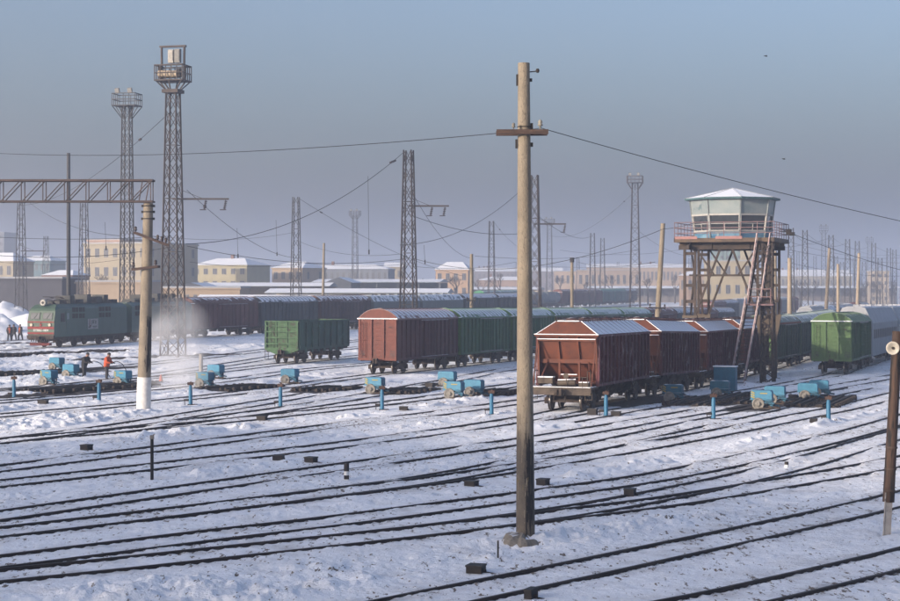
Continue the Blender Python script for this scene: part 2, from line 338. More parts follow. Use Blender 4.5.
go = bpy.data.objects.new('snow_ground', me); COL.objects.link(go); tag(go, kind='structure')
def gh(x_, y_): return gz(x_, y_) + 0.06
# ================================================================== rolling stock
RT = 0.15                                      # rail top above ground
MC = {}
def cached(key, fn, name, mats, parent, loc=(0, 0, 0), rz=0):
    if key not in MC:
        mb = fn(); o = mb.build(name, mats, parent); MC[key] = o.data
    else:
        o = bpy.data.objects.new(name, MC[key]); COL.objects.link(o); o.parent = parent
    o.location = loc; o.rotation_euler = (0, 0, rz); return o
def bogie_mb():
    b = MB()
    for s in (-1, 1):
        b.prism([(-1.25, .42), (-1.15, .62), (-.5, .78), (.5, .78), (1.15, .62), (1.25, .42), (1.0, .36), (.6, .5), (.35, .30), (-.35, .30), (-.6, .5), (-1.0, .36)], -.07, .07, M=Matrix.Translation((s * 1.02, 0, 0)) @ Matrix.Rotation(R(90), 4, 'Z'))
        for e in (-1, 1): b.box((s * 1.02, e * .925, .47), (.24, .30, .30))
        for k in (-.16, 0, .16): b.tube((s * 1.0, k, .34), (s * 1.0, k, .62), .06, n=6)
    b.box((0, 0, .62), (2.0, .45, .28)); b.box((0, 1.2, .45), (1.9, .07, .09)); b.box((0, -1.2, .45), (1.9, .07, .09))
    for e in (-1, 1): b.tube((-.95, e * .925, .475), (.95, e * .925, .475), .08, n=6)
    return b
def wheel_mb():
    b = MB(); prof = [(.10, -.11), (.2, -.08), (.40, -.045), (.475, -.07), (.50, -.075), (.478, -.05), (.472, .06), (.40, .055), (.2, .06), (.12, .12)]
    b.lathe(prof, n=20, axis=(1, 0, 0)); 
    b.lathe([(.4745, -.03), (.4765, 0), (.4745, .05)], n=20, axis=(1, 0, 0), m=1); return b
def bogie(root, y, simple=False):
    bg = cached('bogie', bogie_mb, 'bogie', UNDER, root, (0, y, 0))
    for e in (-.925, .925):
        for s in (-1, 1): cached('wheel%d' % s, wheel_mb, 'wheel', [WHEELM, TREAD], bg, (s * .80, e, .475), 0 if s < 0 else math.pi)
def coupler_mb():
    b = MB(); b.box((0, .25, .98), (.16, .7, .22)); b.box((0, -.05, .98), (.34, .22, .34)); b.box((.14, -.2, .98), (.10, .2, .28)); b.box((-.08, -.17, .98), (.08, .16, .26))
    b.tube((.28, .2, .95), (.30, .02, .45), .03, n=6); b.tube((-.3, .3, .95), (-.34, .12, .5), .025, n=6); b.box((0, .42, .98), (.5, .1, .42)); return b
def coupler(root, y, rz=0): cached('coupler', coupler_mb, 'coupler', UNDER, root, (0, y, 0), rz)
def under_mb(L, detail=1):
    def fn():
        b = MB(); b.box((0, L / 2, .98), (.5, L - 1.0, .34)); 
        for s in (-1, 1): b.box((s * 1.3, L / 2, 1.02), (.10, L - 1.0, .2))
        for k in range(5): b.box((0, 1.2 + k * (L - 2.4) / 4, 1.02), (2.6, .16, .2))
        b.tube((-.5, L / 2 - .6, .72), (-.5, L / 2 + .5, .72), .2, n=10); b.tube((.55, L / 2 - .4, .7), (.55, L / 2 + .6, .7), .16, n=10)
        b.tube((0, 2.4, .62), (0, L - 2.4, .62), .03, n=5); b.box((.9, L / 2 + 1.1, .72), (.3, .5, .34)); b.box((-.95, L / 2 - 1.6, .72), (.26, .4, .3)); return b
    return fn
def place(root, X, Y, hd, L):
    d = (math.sin(R(hd)), math.cos(R(hd))); z0 = gz(X, Y); z1 = gz(X + d[0] * L, Y + d[1] * L)
    root.location = (X, Y, z0 + RT); root.rotation_euler = (math.atan2(z1 - z0, L), 0, -R(hd))
# --------- boxcar
def boxcar_mats(key, side, end, roof, grime=(0.05, 0.035, 0.03), snow=1.30):
    return [mat(key + '_side', side, tuple(v * .62 for v in side), scale=1.2, rough=.62, c3=tuple(v * 1.5 + .03 for v in side), t3=.62, s3=1.6, bump=.3, bscale=10, stretch=(1, 1, .45)),
            mat(key + '_end', end, tuple(v * .72 for v in end), scale=1.6, rough=.62, c3=grime, t3=.64, s3=2.5, bump=.3, bscale=10),
            mat(key + '_roof', roof, tuple(v * .7 for v in roof), scale=1.0, rough=.6, snow=snow)]
BL = 14.73
def boxcar_body(L=13.87, W=2.86, ez=3.95, door=True):
    def fn():
        b = MB(); y0 = .43; y1 = y0 + L; hw = W / 2
        b.box((0, (y0 + y1) / 2, (1.0 + ez) / 2), (W, L, ez - 1.0))
        for s in (-1, 1):
            n = 14
            for k in range(n + 1):
                yy = y0 + .08 + k * (L - .16) / n
                if door and abs(yy - (y0 + L / 2)) < 1.3: continue
                b.box((s * (hw + .035), yy, (1.0 + ez) / 2), (.08, .13, ez - 1.02))
            b.box((s * (hw + .04), (y0 + y1) / 2, 1.07), (.10, L + .02, .17)); b.box((s * (hw + .045), (y0 + y1) / 2, ez - .06), (.11, L + .02, .12))
            for zz in (1.6, 2.25, 2.9, 3.45): b.box((s * (hw + .008), (y0 + y1) / 2, zz), (.03, L - .1, .05))
        for yy, e in ((y0, -1), (y1, 1)):
            for xx in (-.47, .47): b.box((xx, yy + e * .07, (1.0 + ez) / 2), (.13, .16, ez - 1.0), 1)
            for s in (-1, 1): b.box((s * (hw - .05), yy + e * .04, (1.0 + ez) / 2), (.12, .10, ez - .98), 1)
            b.box((0, yy + e * .012, (1.0 + ez) / 2), (W - .02, .03, ez - 1.02), 1)
            for k in range(9): b.box((0, yy + e * .045, 1.25 + k * .30), (W - .16, .075, .06), 1)
            b.box((0, yy + e * .06, 1.08), (W + .04, .12, .2), 1)
            for s in (-1, 1): b.box((s * (hw - .26), yy + e * .035, 1.42), (.44, .055, .5), 2)
            # ladder
            if e < 0:
                for dx in (-.9, -1.2): b.tube((dx, yy - .16, 1.2), (dx, yy - .16, 3.7), .02, n=5, m=1)
                for k in range(7): b.tube((-.9, yy - .16, 1.35 + k * .36), (-1.2, yy - .16, 1.35 + k * .36), .017, n=5, m=1)
        return b
    return fn
def boxcar_roof(L=13.87, W=2.86, ez=3.95, rise=.70, ribs=16):
    def fn():
        b = MB(); y0 = .40; y1 = .46 + L; hw = W / 2 + .10; N = 12
        arc = [(hw * math.sin(R(-90 + 180 * k / N)) if False else -hw + 2 * hw * k / N, ez + rise * (1 - (abs(-1 + 2 * k / N)) ** 2.4)) for k in range(N + 1)]
        b.prism(arc, y0, y1, 0, sm=False)
        for k in range(ribs + 1):
            yy = y0 + .05 + k * (y1 - y0 - .1) / ribs; o = [(p[0], p[1] + .035) for p in arc] + [(p[0], p[1] - .03) for p in reversed(arc)]
            n = len(arc)
            for j in range(n - 1): b.add([(arc[j][0], yy - .04, arc[j][1] + .03), (arc[j + 1][0], yy - .04, arc[j + 1][1] + .03), (arc[j + 1][0], yy + .04, arc[j + 1][1] + .03), (arc[j][0], yy + .04, arc[j][1] + .03), (arc[j][0], yy - .04, arc[j][1] - .02), (arc[j + 1][0], yy - .04, arc[j + 1][1] - .02), (arc[j + 1][0], yy + .04, arc[j + 1][1] - .02), (arc[j][0], yy + .04, arc[j][1] - .02)], [(0, 1, 2, 3), (4, 5, 1, 0), (7, 6, 2, 3)], 1)
        for e, yy in ((-1, y0), (1, y1)):     # gable sheet in the end colour, and its eave rail carrying snow
            b.prism([(p[0] * .985, p[1] - .02) for p in arc], yy + (e * .012) - .01, yy + e * .012 + .01, 2)
            b.box((0, yy + e * .06, ez + .015), (W + .2, .14, .07), 3)
        for s in (-1, 1): b.box((s * (hw - .01), (y0 + y1) / 2, ez - .005), (.07, y1 - y0, .09), 1)
        b.box((0, (y0 + y1) / 2, ez + rise + .05), (.35, L - .8, .03), 1)
        return b
    return fn
def door_mb(W=2.86):
    def fn():
        b = MB(); x0 = W / 2
        b.box((x0 + .06, 0, 2.47), (.07, 2.3, 2.62))
        for k in (-1.05, -.35, .35, 1.05): b.box((x0 + .11, k, 2.47), (.05, .08, 2.6))
        for zz in (1.25, 2.1, 3.0, 3.7): b.box((x0 + .115, 0, zz), (.04, 2.2, .07))
        return b
    return fn
def boxcar(key, label, side, end, roof, X, Y, hd, group=None, full=True, ez=3.95, rise=.70, snow=1.30, L=13.87, name='boxcar', cat='boxcar', door=True):
    ms = boxcar_mats(key, side, end, roof, snow=snow)
    r = thing(name, label, cat, group=group)
    cached(('body', key, L), boxcar_body(L, 2.86, ez, door), 'body', ms[:2] + [mat(key + '_kick', tuple(.5 * v + .06 for v in end), tuple(.35 * v + .03 for v in end), scale=5, c3=(.05, .045, .04), t3=.5, s3=4)], r)
    rib = mat(key + '_roofrib', roof, rough=.6, snow=1.45)
    cached(('roof', key, L, rise), boxcar_roof(L, 2.86, ez, rise), 'roof', [ms[2], rib, ms[1], SNOWM], r)
    if door:
        for s in (0, 1):
            dm = mat(key + '_door', tuple(v * .9 for v in side), tuple(v * .6 for v in side), scale=2, c3=tuple(v * 1.5 + .03 for v in side), t3=.66)
            dd = cached(('door', key), door_mb(), 'door', dm, r, (0, .43 + L / 2, 0), math.pi * s)
            rr = cached(('doorrail', L), lambda: (lambda b: (b.box((1.53, 1.3, 3.83), (.05, 6.2, .06)), b.box((1.53, 1.3, 1.13), (.06, 6.2, .05)), b)[-1])(MB()), 'rail', mat('door_rail', (.22, .18, .19), (.5, .5, .52), scale=3), dd)
    cached(('under', L), under_mb(L + .8), 'underframe', UNDER, r)
    for yy in ((2.6, L + .86 - 2.6)): bogie(r, yy)
    coupler(r, 0.0); coupler(r, L + .86, math.pi)
    place(r, X, Y, hd, L + .86); return r
# --------- covered hopper
def hopper(label, X, Y, hd, group, lit_end=False):
    side = mat('hopper_side', (.14, .030, .036), (.085, .022, .028), scale=1.3, rough=.65, c3=(.34, .26, .28), t3=.595, s3=3.2, stretch=(1, 1, .25), bump=.3)
    end = mat('hopper_end', (.185, .055, .026), (.125, .040, .022), scale=1.6, rough=.7, c3=(.10, .03, .02), t3=.62, s3=2)
    roof = mat('hopper_roof', (.15, .045, .03), (.10, .035, .03), scale=1.2, rough=.6, snow=.98)
    r = thing('hopper_wagon', label, 'hopper wagon', group=group); L = 14.72; y0 = .5; y1 = L - .5; hw = 1.56; ez = 3.76
    def fbody():
        b = MB(); ys = 1.85; ye = L - 1.85
        for s in (-1, 1):
            b.box((s * (hw - .06), L / 2, (1.32 + ez) / 2), (.06, ye - ys + .5, ez - 1.32))
            for k in range(15):
                yy = ys - .18 + k * (ye - ys + .36) / 14
                b.prism([(0, 1.32), (.09, 1.32), (.13, 1.6), (.13, ez - .15), (.05, ez), (0, ez)], -.055, .055, M=Matrix.Translation((s * (hw - .04), yy, 0)) @ Matrix.Scale(s, 4, (1, 0, 0)))
            b.box((s * (hw + .0), L / 2, 1.27), (.16, ye - ys + .55, .13)); b.box((s * (hw + .02), L / 2, ez - .02), (.14, ye - ys + .9, .12))
            for zz in (2.0, 2.75): b.box((s * (hw - .02), L / 2, zz), (.05, ye - ys + .4, .06))
        return b
    cached('hopbody', fbody, 'side_wall', [side], r)
    def fend():
        b = MB(); t = .05
        # upper sheet leaning inward towards the bottom, then a steeper chute
        prof = [(1.52, ez), (1.62, 3.45), (1.95, 2.42), (2.05, 2.36), (3.0, 1.30)]
        for (ya, za), (yb, zb) in zip(prof[:-1], prof[1:]):
            wa = hw - .02; 
            b.add([(-wa, ya, za), (wa, ya, za), (wa, yb, zb), (-wa, yb, zb), (-wa, ya + t, za), (wa, ya + t, za), (wa, yb + t, zb), (-wa, yb + t, zb)], [(0, 1, 2, 3), (7, 6, 5, 4), (0, 4, 5, 1), (3, 2, 6, 7), (0, 3, 7, 4), (1, 5, 6, 2)])
        for xx in (-.5, .52):
            b.beam((xx, 1.46, ez), (xx + .04, 1.86, 2.4), .10, .08); b.beam((xx + .04, 1.80, 2.42), (xx + .06, 1.80, 1.3), .12, .10)
        for xx in (-1.5, 1.5): b.beam((xx, 1.52, ez), (xx, 1.7, 1.25), .10, .10); b.beam((xx, 1.5, ez - .1), (xx, .6, 1.25), .06, .06)
        b.box((0, 1.84, 2.44), (3.06, .14, .20)); b.box((0, 1.50, 3.50), (3.0, .12, .10)); b.box((0, 1.84, 1.72), (.95, .08, .06))
        b.box((0, 1.44, ez - .03), (3.3, .16, .09))
        b.box((0, 1.415, 3.56), (3.0, .14, .04), 1); b.box((0, 1.40, ez + .035), (3.34, .18, .035), 1); b.box((0, 1.80, 1.78), (.9, .1, .04), 1)
        b.beam((1.05, 1.75, 2.4), (1.3, 1.1, 1.3), .06); b.beam((-1.05, 1.75, 2.4), (-1.35, 1.1, 1.3), .06)
        b.box((0, 2.6, 1.34), (2.9, 1.5, .06))
        return b
    cached('hopend', fend, 'end_wall', [end, SNOWM], r); cached('hopend', fend, 'end_wall', [end, SNOWM], r, (0, L, 0), math.pi)
    def froof():
        b = MB(); rt = 4.44; h2 = .66
        P = [(-hw - .04, 1.42, ez + .03), (hw + .04, 1.42, ez + .03), (hw + .04, L - 1.42, ez + .03), (-hw - .04, L - 1.42, ez + .03), (-h2, 1.80, rt), (h2, 1.80, rt), (h2, L - 1.80, rt), (-h2, L - 1.80, rt)]
        b.add(P, [(1, 2, 6, 5), (3, 0, 4, 7), (4, 5, 6, 7)], 0); b.add(P, [(0, 1, 5, 4), (2, 3, 7, 6)], 1)
        for k in range(12):
            yy = 1.95 + k * (L - 3.9) / 11
            for s in (-1, 1): b.beam((s * (h2 + .02), yy, rt + .0), (s * (hw + .03), yy, ez + .035), .04, .02, 0)
        for s, e in ((-1, 1.8), (1, 1.8), (-1, L - 1.8), (1, L - 1.8)): b.beam((s * h2, e, rt + .01), (s * (hw + .03), 1.42 if e < 2 else L - 1.42, ez + .05), .03, .03, 2)
        b.box((0, 1.76, rt + .02), (1.1, .12, .05), 2)
        return b
    cached('hoproof', froof, 'roof', [roof, end, SNOWM], r)
    def fhatch():
        b = MB()
        for k in range(5): b.lathe([(.34, 0), (.36, .06), (.30, .14), (.1, .18)], c=(0, 2.5 + k * 2.42, 4.44), n=14)
        for s in (-.45, .45): b.box((s, L / 2, 4.50), (.26, L - 4.2, .05))
        for s in (-.72, .72):
            for k in range(24): b.tube((s, 2.0 + k * .465, 4.42), (s, 2.0 + k * .465, 4.6), .022, n=4)
            b.tube((s, 2.0, 4.6), (s, L - 2.0, 4.6), .025, n=5)
        return b
    cached('hophatch', fhatch, 'hatch_walkway', mat('walkway', (.09, .035, .03), (.05, .03, .03), scale=3, snow=1.42), r)
    def fchute():
        b = MB()
        for yc in (4.6, 7.36, 10.1):
            for s in (-1, 1):
                b.add([(s * 1.45, yc - 1.3, 1.3), (s * 1.45, yc + 1.3, 1.3), (s * .75, yc + .5, .45), (s * .75, yc - .5, .45), (0, yc - 1.3, 1.3), (0, yc + 1.3, 1.3), (0.15 * s, yc + .5, .45), (.15 * s, yc - .5, .45)], [(0, 1, 2, 3), (4, 7, 6, 5), (0, 3, 7, 4), (1, 5, 6, 2), (3, 2, 6, 7)])
                b.beam((s * 1.4, yc - .6, 1.2), (s * 1.5, yc - .2, .55), .06); b.tube((s * 1.3, yc + .8, .7), (s * 1.3, yc - .8, .7), .04, n=6)
        b.box((0, L / 2, 1.05), (.45, L - 1, .36)); b.tube((-1.2, 2.6, .8), (-1.2, 3.3, .8), .2, n=10)
        return b
    cached('hopchute', fchute, 'discharge_chute', UNDER, r)
    def fplat():
        b = MB(); pm = 0
        b.box((0, .42, 1.06), (3.1, .16, .26)); b.box((0, .36, .98), (3.05, .06, .34)); b.box((0, 1.3, 1.10), (.7, 1.8, .12))
        for xx in (-1.45, -.75, .75, 1.45): b.box((xx, 1.2, 1.14), (.10, 1.6, .10)); b.box((xx, 1.2, 1.20), (.09, 1.6, .03), 1)
        b.box((0, .42, 1.205), (3.0, .14, .03), 1); b.box((0, 1.15, 1.18), (3.0, .12, .06)); b.box((-.95, 1.1, 1.5), (.75, .45, .30)); b.box((-.95, 1.1, 1.67), (.78, .46, .05), 1)
        b.tube((-.3, .9, 1.38), (.6, .95, 1.42), .15, n=10); b.tube((-.3, .9, 1.52), (.6, .95, 1.56), .05, n=6, m=1); b.tube((.2, .8, 1.2), (.2, .6, 1.75), .02, n=5); b.lathe([(.14, -.01), (.14, .01)], c=(.2, .6, 1.75), n=12, axis=(0, 1, 0)); b.box((1.0, 1.2, 1.3), (.5, .5, .22)); b.box((1.0, 1.2, 1.43), (.5, .5, .04), 1)
        for xx in (-1.35, 1.35):
            b.tube((xx, .38, 1.15), (xx, .38, 2.0), .022, n=5); b.tube((xx, .95, 1.15), (xx, .95, 2.0), .022, n=5); b.tube((xx, .38, 2.0), (xx, .95, 2.0), .022, n=5)
        b.tube((1.1, .36, 1.2), (1.1, .36, 1.7), .02, n=5); b.tube((.5, .36, 1.7), (1.3, .36, 1.7), .02, n=5)
        for xx in (-1.4, 1.4):
            for k in (.85, .6): b.box((xx, .42, k), (.4, .06, .03))
            for q in (-.18, .18): b.tube((xx + q, .42, .58), (xx + q, .42, 1.05), .015, n=4)
        return b
    pmm = mat('platform_steel', (.14, .11, .08), (.07, .05, .04), scale=3, c3=(.03, .025, .025), t3=.54)
    cached('hopplat', fplat, 'end_platform', [pmm, SNOWM], r); cached('hopplat', fplat, 'end_platform', [pmm, SNOWM], r, (0, L, 0), math.pi)
    for yy in (2.5, L - 2.5): bogie(r, yy)
    coupler(r, 0.05); coupler(r, L - .05, math.pi)
    place(r, X, Y, hd, L); return r
# --------- gondola
def gondola(label, key, side, end, X, Y, hd, group=None):
    L = 13.92; sm, em, _ = boxcar_mats(key, side, end, side)
    r = thing('gondola_wagon', label, 'gondola wagon', group=group); z0, z1 = 1.2, 3.45; hw = 1.43; y0, y1 = .5, L - .5
    def fb():
        b = MB()
        for s in (-1, 1):
            b.box((s * hw, L / 2, (z0 + z1) / 2), (.05, y1 - y0, z1 - z0)); b.box((s * (hw + .04), L / 2, z1), (.16, y1 - y0 + .04, .12)); b.box((s * (hw + .03), L / 2, z0), (.12, y1 - y0, .2))
            for k in range(9): b.box((s * (hw + .07), y0 + .1 + k * (y1 - y0 - .2) / 8, (z0 + z1) / 2), (.12, .2, z1 - z0 - .02))
            for k in range(7): b.box((s * (hw + .05), y0 + 1.7 + k * 1.55, 1.02), (.07, .5, .3))
        b.box((0, L / 2, z0 + .05), (2.8, y1 - y0, .08)); return b
    cached(('gb', key), fb, 'body', sm, r)
    def fe():
        b = MB(); b.box((0, .5, (z0 + z1) / 2), (2.86, .05, z1 - z0))
        for zz in (1.62, 2.12, 2.62, 3.08): b.box((0, .40, zz), (2.84, .17, .11))
        b.box((0, .45, z1 + .01), (3.0, .18, .12)); b.box((0, .43, z0), (2.95, .16, .22))
        for xx in (-1.38, 1.38): b.box((xx, .40, (z0 + z1) / 2), (.10, .16, z1 - z0))
        for xx in (-.5, .45): b.box((xx, .45, (z0 + z1) / 2), (.08, .08, z1 - z0))
        for q in (-1.05, -.75): b.tube((q, .35, 1.2), (q, .35, 3.4), .02, n=5)
        for k in range(6): b.tube((-1.05, .35, 1.4 + k * .36), (-.75, .35, 1.4 + k * .36), .018, n=5)
        b.add([(-1.43, .38, z0 - .1), (1.43, .38, z0 - .1), (.6, .38, z0 - .42), (-.6, .38, z0 - .42), (-1.43, .5, z0 - .1), (1.43, .5, z0 - .1), (.6, .5, z0 - .42), (-.6, .5, z0 - .42)], [(0, 3, 2, 1), (4, 5, 6, 7), (0, 4, 7, 3), (1, 2, 6, 5), (3, 7, 6, 2), (0, 1, 5, 4)])
        return b
    em2 = mat(key + '_end2', end, tuple(v * .6 for v in end), scale=2.2, c3=(.06, .05, .04), t3=.58, s3=2.6)
    cached(('ge', key), fe, 'end_wall', em2, r); cached(('ge', key), fe, 'end_wall', em2, r, (0, L, 0), math.pi)
    b = MB()
    for q in (-1.48, -1.18): b.tube((q, .4, .35), (q, .4, 1.2), .02, n=5)
    b.tube((-1.48, .4, .4), (-1.18, .4, .4), .02, n=5); b.tube((-1.48, .4, .75), (-1.18, .4, .75), .02, n=5); b.build('step', BLACK, r)
    cached(('under', L), under_mb(L), 'underframe', UNDER, r)
    for yy in (2.6, L - 2.6): bogie(r, yy)
    coupler(r, 0.0); coupler(r, L, math.pi); place(r, X, Y, hd, L); return r
# --------- tank wagon
def tanker(label, X, Y, hd, group, col=(.22, .25, .27)):
    L = 12.02; r = thing('tank_wagon', label, 'tank wagon', group=group); tm = mat('tank_grey', col, tuple(v * .7 for v in col), scale=.8, snow=1.55)
    def ft():
        b = MB(); R0 = 1.5; b.lathe([(.3, .6), (1.0, .68), (1.38, .9), (R0, 1.25), (R0, 10.8), (1.38, 11.12), (1.0, 11.34), (.3, 11.42)], c=(0, 0, 2.65), n=24, axis=(0, 1, 0))
        for yy in (2.6, 6, 9.4): b.lathe([(1.52, -.05), (1.52, .05)], c=(0, yy, 2.65), n=24, axis=(0, 1, 0))
        return b
    cached('tank', ft, 'tank', tm, r)
    def fd():
        b = MB(); b.lathe([(.6, 0), (.6, .35), (.45, .45), (.1, .5)], c=(0, 6, 4.0), n=16)
        for s in (-1, 1):
            b.box((s * .9, 6, 4.12), (.5, 2.2, .05)); b.beam((s * 1.2, 6, 4.1), (s * 1.6, 6, 1.2), .06); b.beam((s * 1.2, 6.4, 4.1), (s * 1.6, 6.4, 1.2), .06)
            for k in (5, 7): b.tube((s * 1.15, k, 4.1), (s * 1.15, k, 4.8), .03, n=5)
            b.tube((s * 1.15, 5, 4.8), (s * 1.15, 7, 4.8), .03, n=5)
        b.lathe([(1.0, -.05), (1.0, .08), (.7, .16), (.2, .2)], c=(0, 1.4, 4.0), n=14) if False else None; return b
    cached('tankdome', fd, 'dome', mat('tank_beige', (.55, .48, .38), (.42, .36, .3), scale=2), r)
    cached('tankunder', under_mb(L), 'underframe', UNDER, r)
    for yy in (2.2, L - 2.2): bogie(r, yy)
    coupler(r, 0.0); coupler(r, L, math.pi); place(r, X, Y, hd, L); return r
# --------- gray service van with tall sloped roof and grilled windows
def service_van(label, key, X, Y, hd, L=24.0, col=(.34, .36, .38), roofc=(.36, .38, .40), peak=4.85, ez=3.65, group=None, wins=True, name='passenger_wagon', cat='passenger wagon', snow=1.4, winrow=None):
    r = thing(name, label, cat, group=group); bm_ = mat(key + '_b', col, tuple(v * .8 for v in col), scale=1.0, c3=tuple(v * .45 for v in col), t3=.66, s3=1.5); rm = mat(key + '_r', roofc, tuple(v * .8 for v in roofc), scale=.8, snow=snow); hw = 1.5
    def fb():
        b = MB(); b.box((0, L / 2, (1.05 + ez) / 2), (2 * hw, L - .9, ez - 1.05))
        for k in range(12): b.box((0, L / 2, 1.3 + k * .17), (2 * hw + .03, L - .92, .035)) if k < 6 else None
        b.box((0, .42, (1.05 + ez) / 2), (1.0, .1, ez - 1.2)); b.box((0, L / 2, 1.02), (2 * hw + .06, L - .86, .14)); return b
    cached((key, 'b', L), fb, 'body', bm_, r)
    def fr():
        b = MB(); poly = [(-hw - .03, ez), (-hw - .0, ez + .12), (-hw * .62, peak - .12), (-hw * .35, peak), (hw * .35, peak), (hw * .62, peak - .12), (hw, ez + .12), (hw + .03, ez)]
        b.prism(poly, .42, L - .42); 
        for k in range(9): b.box((-1.0 + k * .25, .40, ez + .45), (.03, .03, .8))
        for k in range(5): b.box((0, 2.5 + k * (L - 5) / 4, peak + .08), (.5, .5, .16))
        return b
    cached((key, 'r', L, peak), fr, 'roof', rm, r)
    if wins:
        def fw():
            b = MB()
            b.box((hw + .02, 0, 2.75), (.04, 1.0, .85), 0); b.box((hw + .035, 0, 2.75), (.03, .88, .73), 1)
            for k in range(7): b.box((hw + .055, -.38 + k * .127, 2.75), (.02, .03, .73), 0)
            return b
        n = winrow or int((L - 4) / 1.45)
        for k in range(n):
            for s in (0, 1): cached((key, 'w'), fw, 'window', [bm_, glass('dark_pane', (.03, .032, .035))], r, (0, 2.2 + k * (L - 4.4) / max(1, n - 1), 0), math.pi * s)
    cached(('under', L), under_mb(L), 'underframe', UNDER, r)
    for yy in (3.2, L - 3.2): bogie(r, yy)
    coupler(r, 0.0); coupler(r, L, math.pi); place(r, X, Y, hd, L); return r
# --------- electric locomotive section
def loco(label, X, Y, hd, cab=True):
    L = 16.4; r = thing('electric_locomotive', label, 'locomotive'); z0, ez = 1.05, 3.95; hw = 1.53
    gm = mat('loco_green', (.085, .15, .125), (.066, .12, .10), scale=1.2, rough=.5, c3=(.08, .12, .11), t3=.66, s3=2, stretch=(1, 1, .4)); gl = mat('loco_front_green', (.065, .12, .08), (.05, .095, .065), scale=2, rough=.5, c3=(.16, .18, .14), t3=.66)
    red = mat('loco_red', (.30, .04, .035), (.23, .04, .035), scale=4); gla = glass('cab_glass', (.03, .04, .045)); dark = mat('loco_roofgear', (.055, .058, .055), (.10, .10, .095), scale=3, snow=1.6)
    b = MB(); fy = .55
    b.prism([(-hw, z0), (-hw, ez - .15), (-hw + .18, ez + .05), (-.9, ez + .30), (.9, ez + .30), (hw - .18, ez + .05), (hw, ez - .15), (hw, z0)], fy + (1.0 if cab else .1), L - .45)
    for k in range(9): b.box((0, L / 2 + .5, 1.35 + k * .27), (2 * hw + .035, L - 3.2, .03))
    b.build('body', gm, r)
    if cab:
        b = MB()      # cab with raked windscreen
        def ring(y, w, zz): return [(-w, y, zz), (w, y, zz)]
        pr = [(fy + .05, hw - .12, z0), (fy, hw - .08, 1.5), (fy, hw - .06, 2.55), (fy + .28, hw - .10, 3.62), (fy + .42, hw - .2, 3.85), (fy + .9, hw - .35, 4.16)]
        for (ya, wa, za), (yb, wb, zb) in zip(pr[:-1], pr[1:]):
            b.add([(-wa, ya, za), (wa, ya, za), (wb, yb, zb), (-wb, yb, zb)], [(0, 1, 2, 3)], 1)
            for s in (-1, 1): b.add([(s * wa, ya, za), (s * hw, fy + 1.05, min(za, ez - .1)), (s * hw, fy + 1.05, min(zb, ez - .1)), (s * wb, yb, zb)], [(0, 1, 2, 3)], 0)
        b.add([(-hw + .35, fy + .9, 4.16), (hw - .35, fy + .9, 4.16), (.9, fy + 1.1, ez + .30), (-.9, fy + 1.1, ez + .30)], [(0, 1, 2, 3)], 1)
        for s in (-1, 1): b.add([(s * (hw - .35), fy + .9, 4.16), (s * .9, fy + 1.1, ez + .3), (s * hw, fy + 1.1, ez - .1)], [(0, 1, 2)], 0)
        b.build('cab', [gm, gl], r)
        for xx in (-.68, .68):
            b = MB(); M_ = Matrix.Translation((xx, fy + .13, 3.10)) @ Matrix.Rotation(-math.atan2(.28, 1.07), 4, 'X')
            b.box((0, 0, 0), (1.08, .06, .72), 1, M=M_); b.box((0, -.02, 0), (.96, .06, .60), 0, M=M_); b.beam((-.1, -.07, -.3), (.25, -.07, .2), .025, m=1, M=M_); b.build('windscreen', [gla, mat('seal', (.12, .15, .12))], r)
        for i, (zz, hh) in enumerate(((2.52, .13), (1.95, .24), (1.42, .18))):
            b = MB(); b.box((0, fy - .02, zz), (2 * hw - .16, .03, hh)); b.build('stripe', red, r)
            if i < 3:
                b = MB(); b.add([(-.0, 0, 0)] * 0, []) if False else None
        for s in (-1, 1):
            b = MB(); b.lathe([(.17, 0), (.17, .10), (.13, .12)], c=(s * 1.0, fy - .0, 2.24), n=14, axis=(0, -1, 0)); b.build('headlight', mat('lamp_lens', (.55, .5, .38), (.4, .36, .3), rough=.3), r)
        b = MB(); b.lathe([(.30, 0), (.33, .25), (.30, .38), (.2, .38)], c=(0, fy + .75, 4.42), n=20, axis=(0, -1, 0)); b.lathe([(.12, 0), (.12, .02)], c=(0, fy + .36, 4.42), n=12, axis=(0, -1, 0), m=1); b.box((0, fy + .6, 4.18), (.2, .2, .2), 1)
        b.build('searchlight', [mat('lamp_grey', (.52, .50, .44), (.4, .39, .35)), BLACK], r)
        b = MB(); pts = []
        for k in range(10):
            a_ = math.pi / 2 + k * math.pi / 5; rr_ = .22 if k % 2 == 0 else .09; pts.append((math.cos(a_) * rr_, 2.24 + math.sin(a_) * rr_))
        b.prism(pts, fy - .05, fy - .01); b.build('star', red, r)
        b = MB(); b.box((0, fy + .0, 1.05), (2.9, .3, .35)); 
        for k in range(9): b.box((-.95 + k * .24, fy - .12, .9), (.07, .12, .6), 0)
        b.build('buffer_beam', UNDER, r)
        b = MB()
        b.add([(-1.15, fy - .15, .48), (1.15, fy - .15, .48), (1.0, fy - .35, .22), (-1.0, fy - .35, .22), (-1.15, fy + .1, .48), (1.15, fy + .1, .48), (1.15, fy + .1, .22), (-1.15, fy + .1, .22)], [(0, 1, 2, 3), (4, 7, 6, 5), (0, 3, 7, 4), (1, 5, 6, 2), (3, 2, 6, 7), (0, 4, 5, 1)]); b.build('snow_plough', mat('plough_red', (.22, .045, .035), (.09, .04, .035), scale=5), r)
        b = MB(); b.box((hw + .005, fy + 1.55, 2.95), (.05, .75, .85)); b.build('side_window', gla, r)
        b = MB(); b.box((hw + .01, fy + 2.55, 2.45), (.05, .62, 2.3), 1); b.box((hw + .03, fy + 2.55, 3.05), (.04, .42, .62), 0); b.build('door', [mat('pale_pane', (.30, .38, .40)), gm], r)
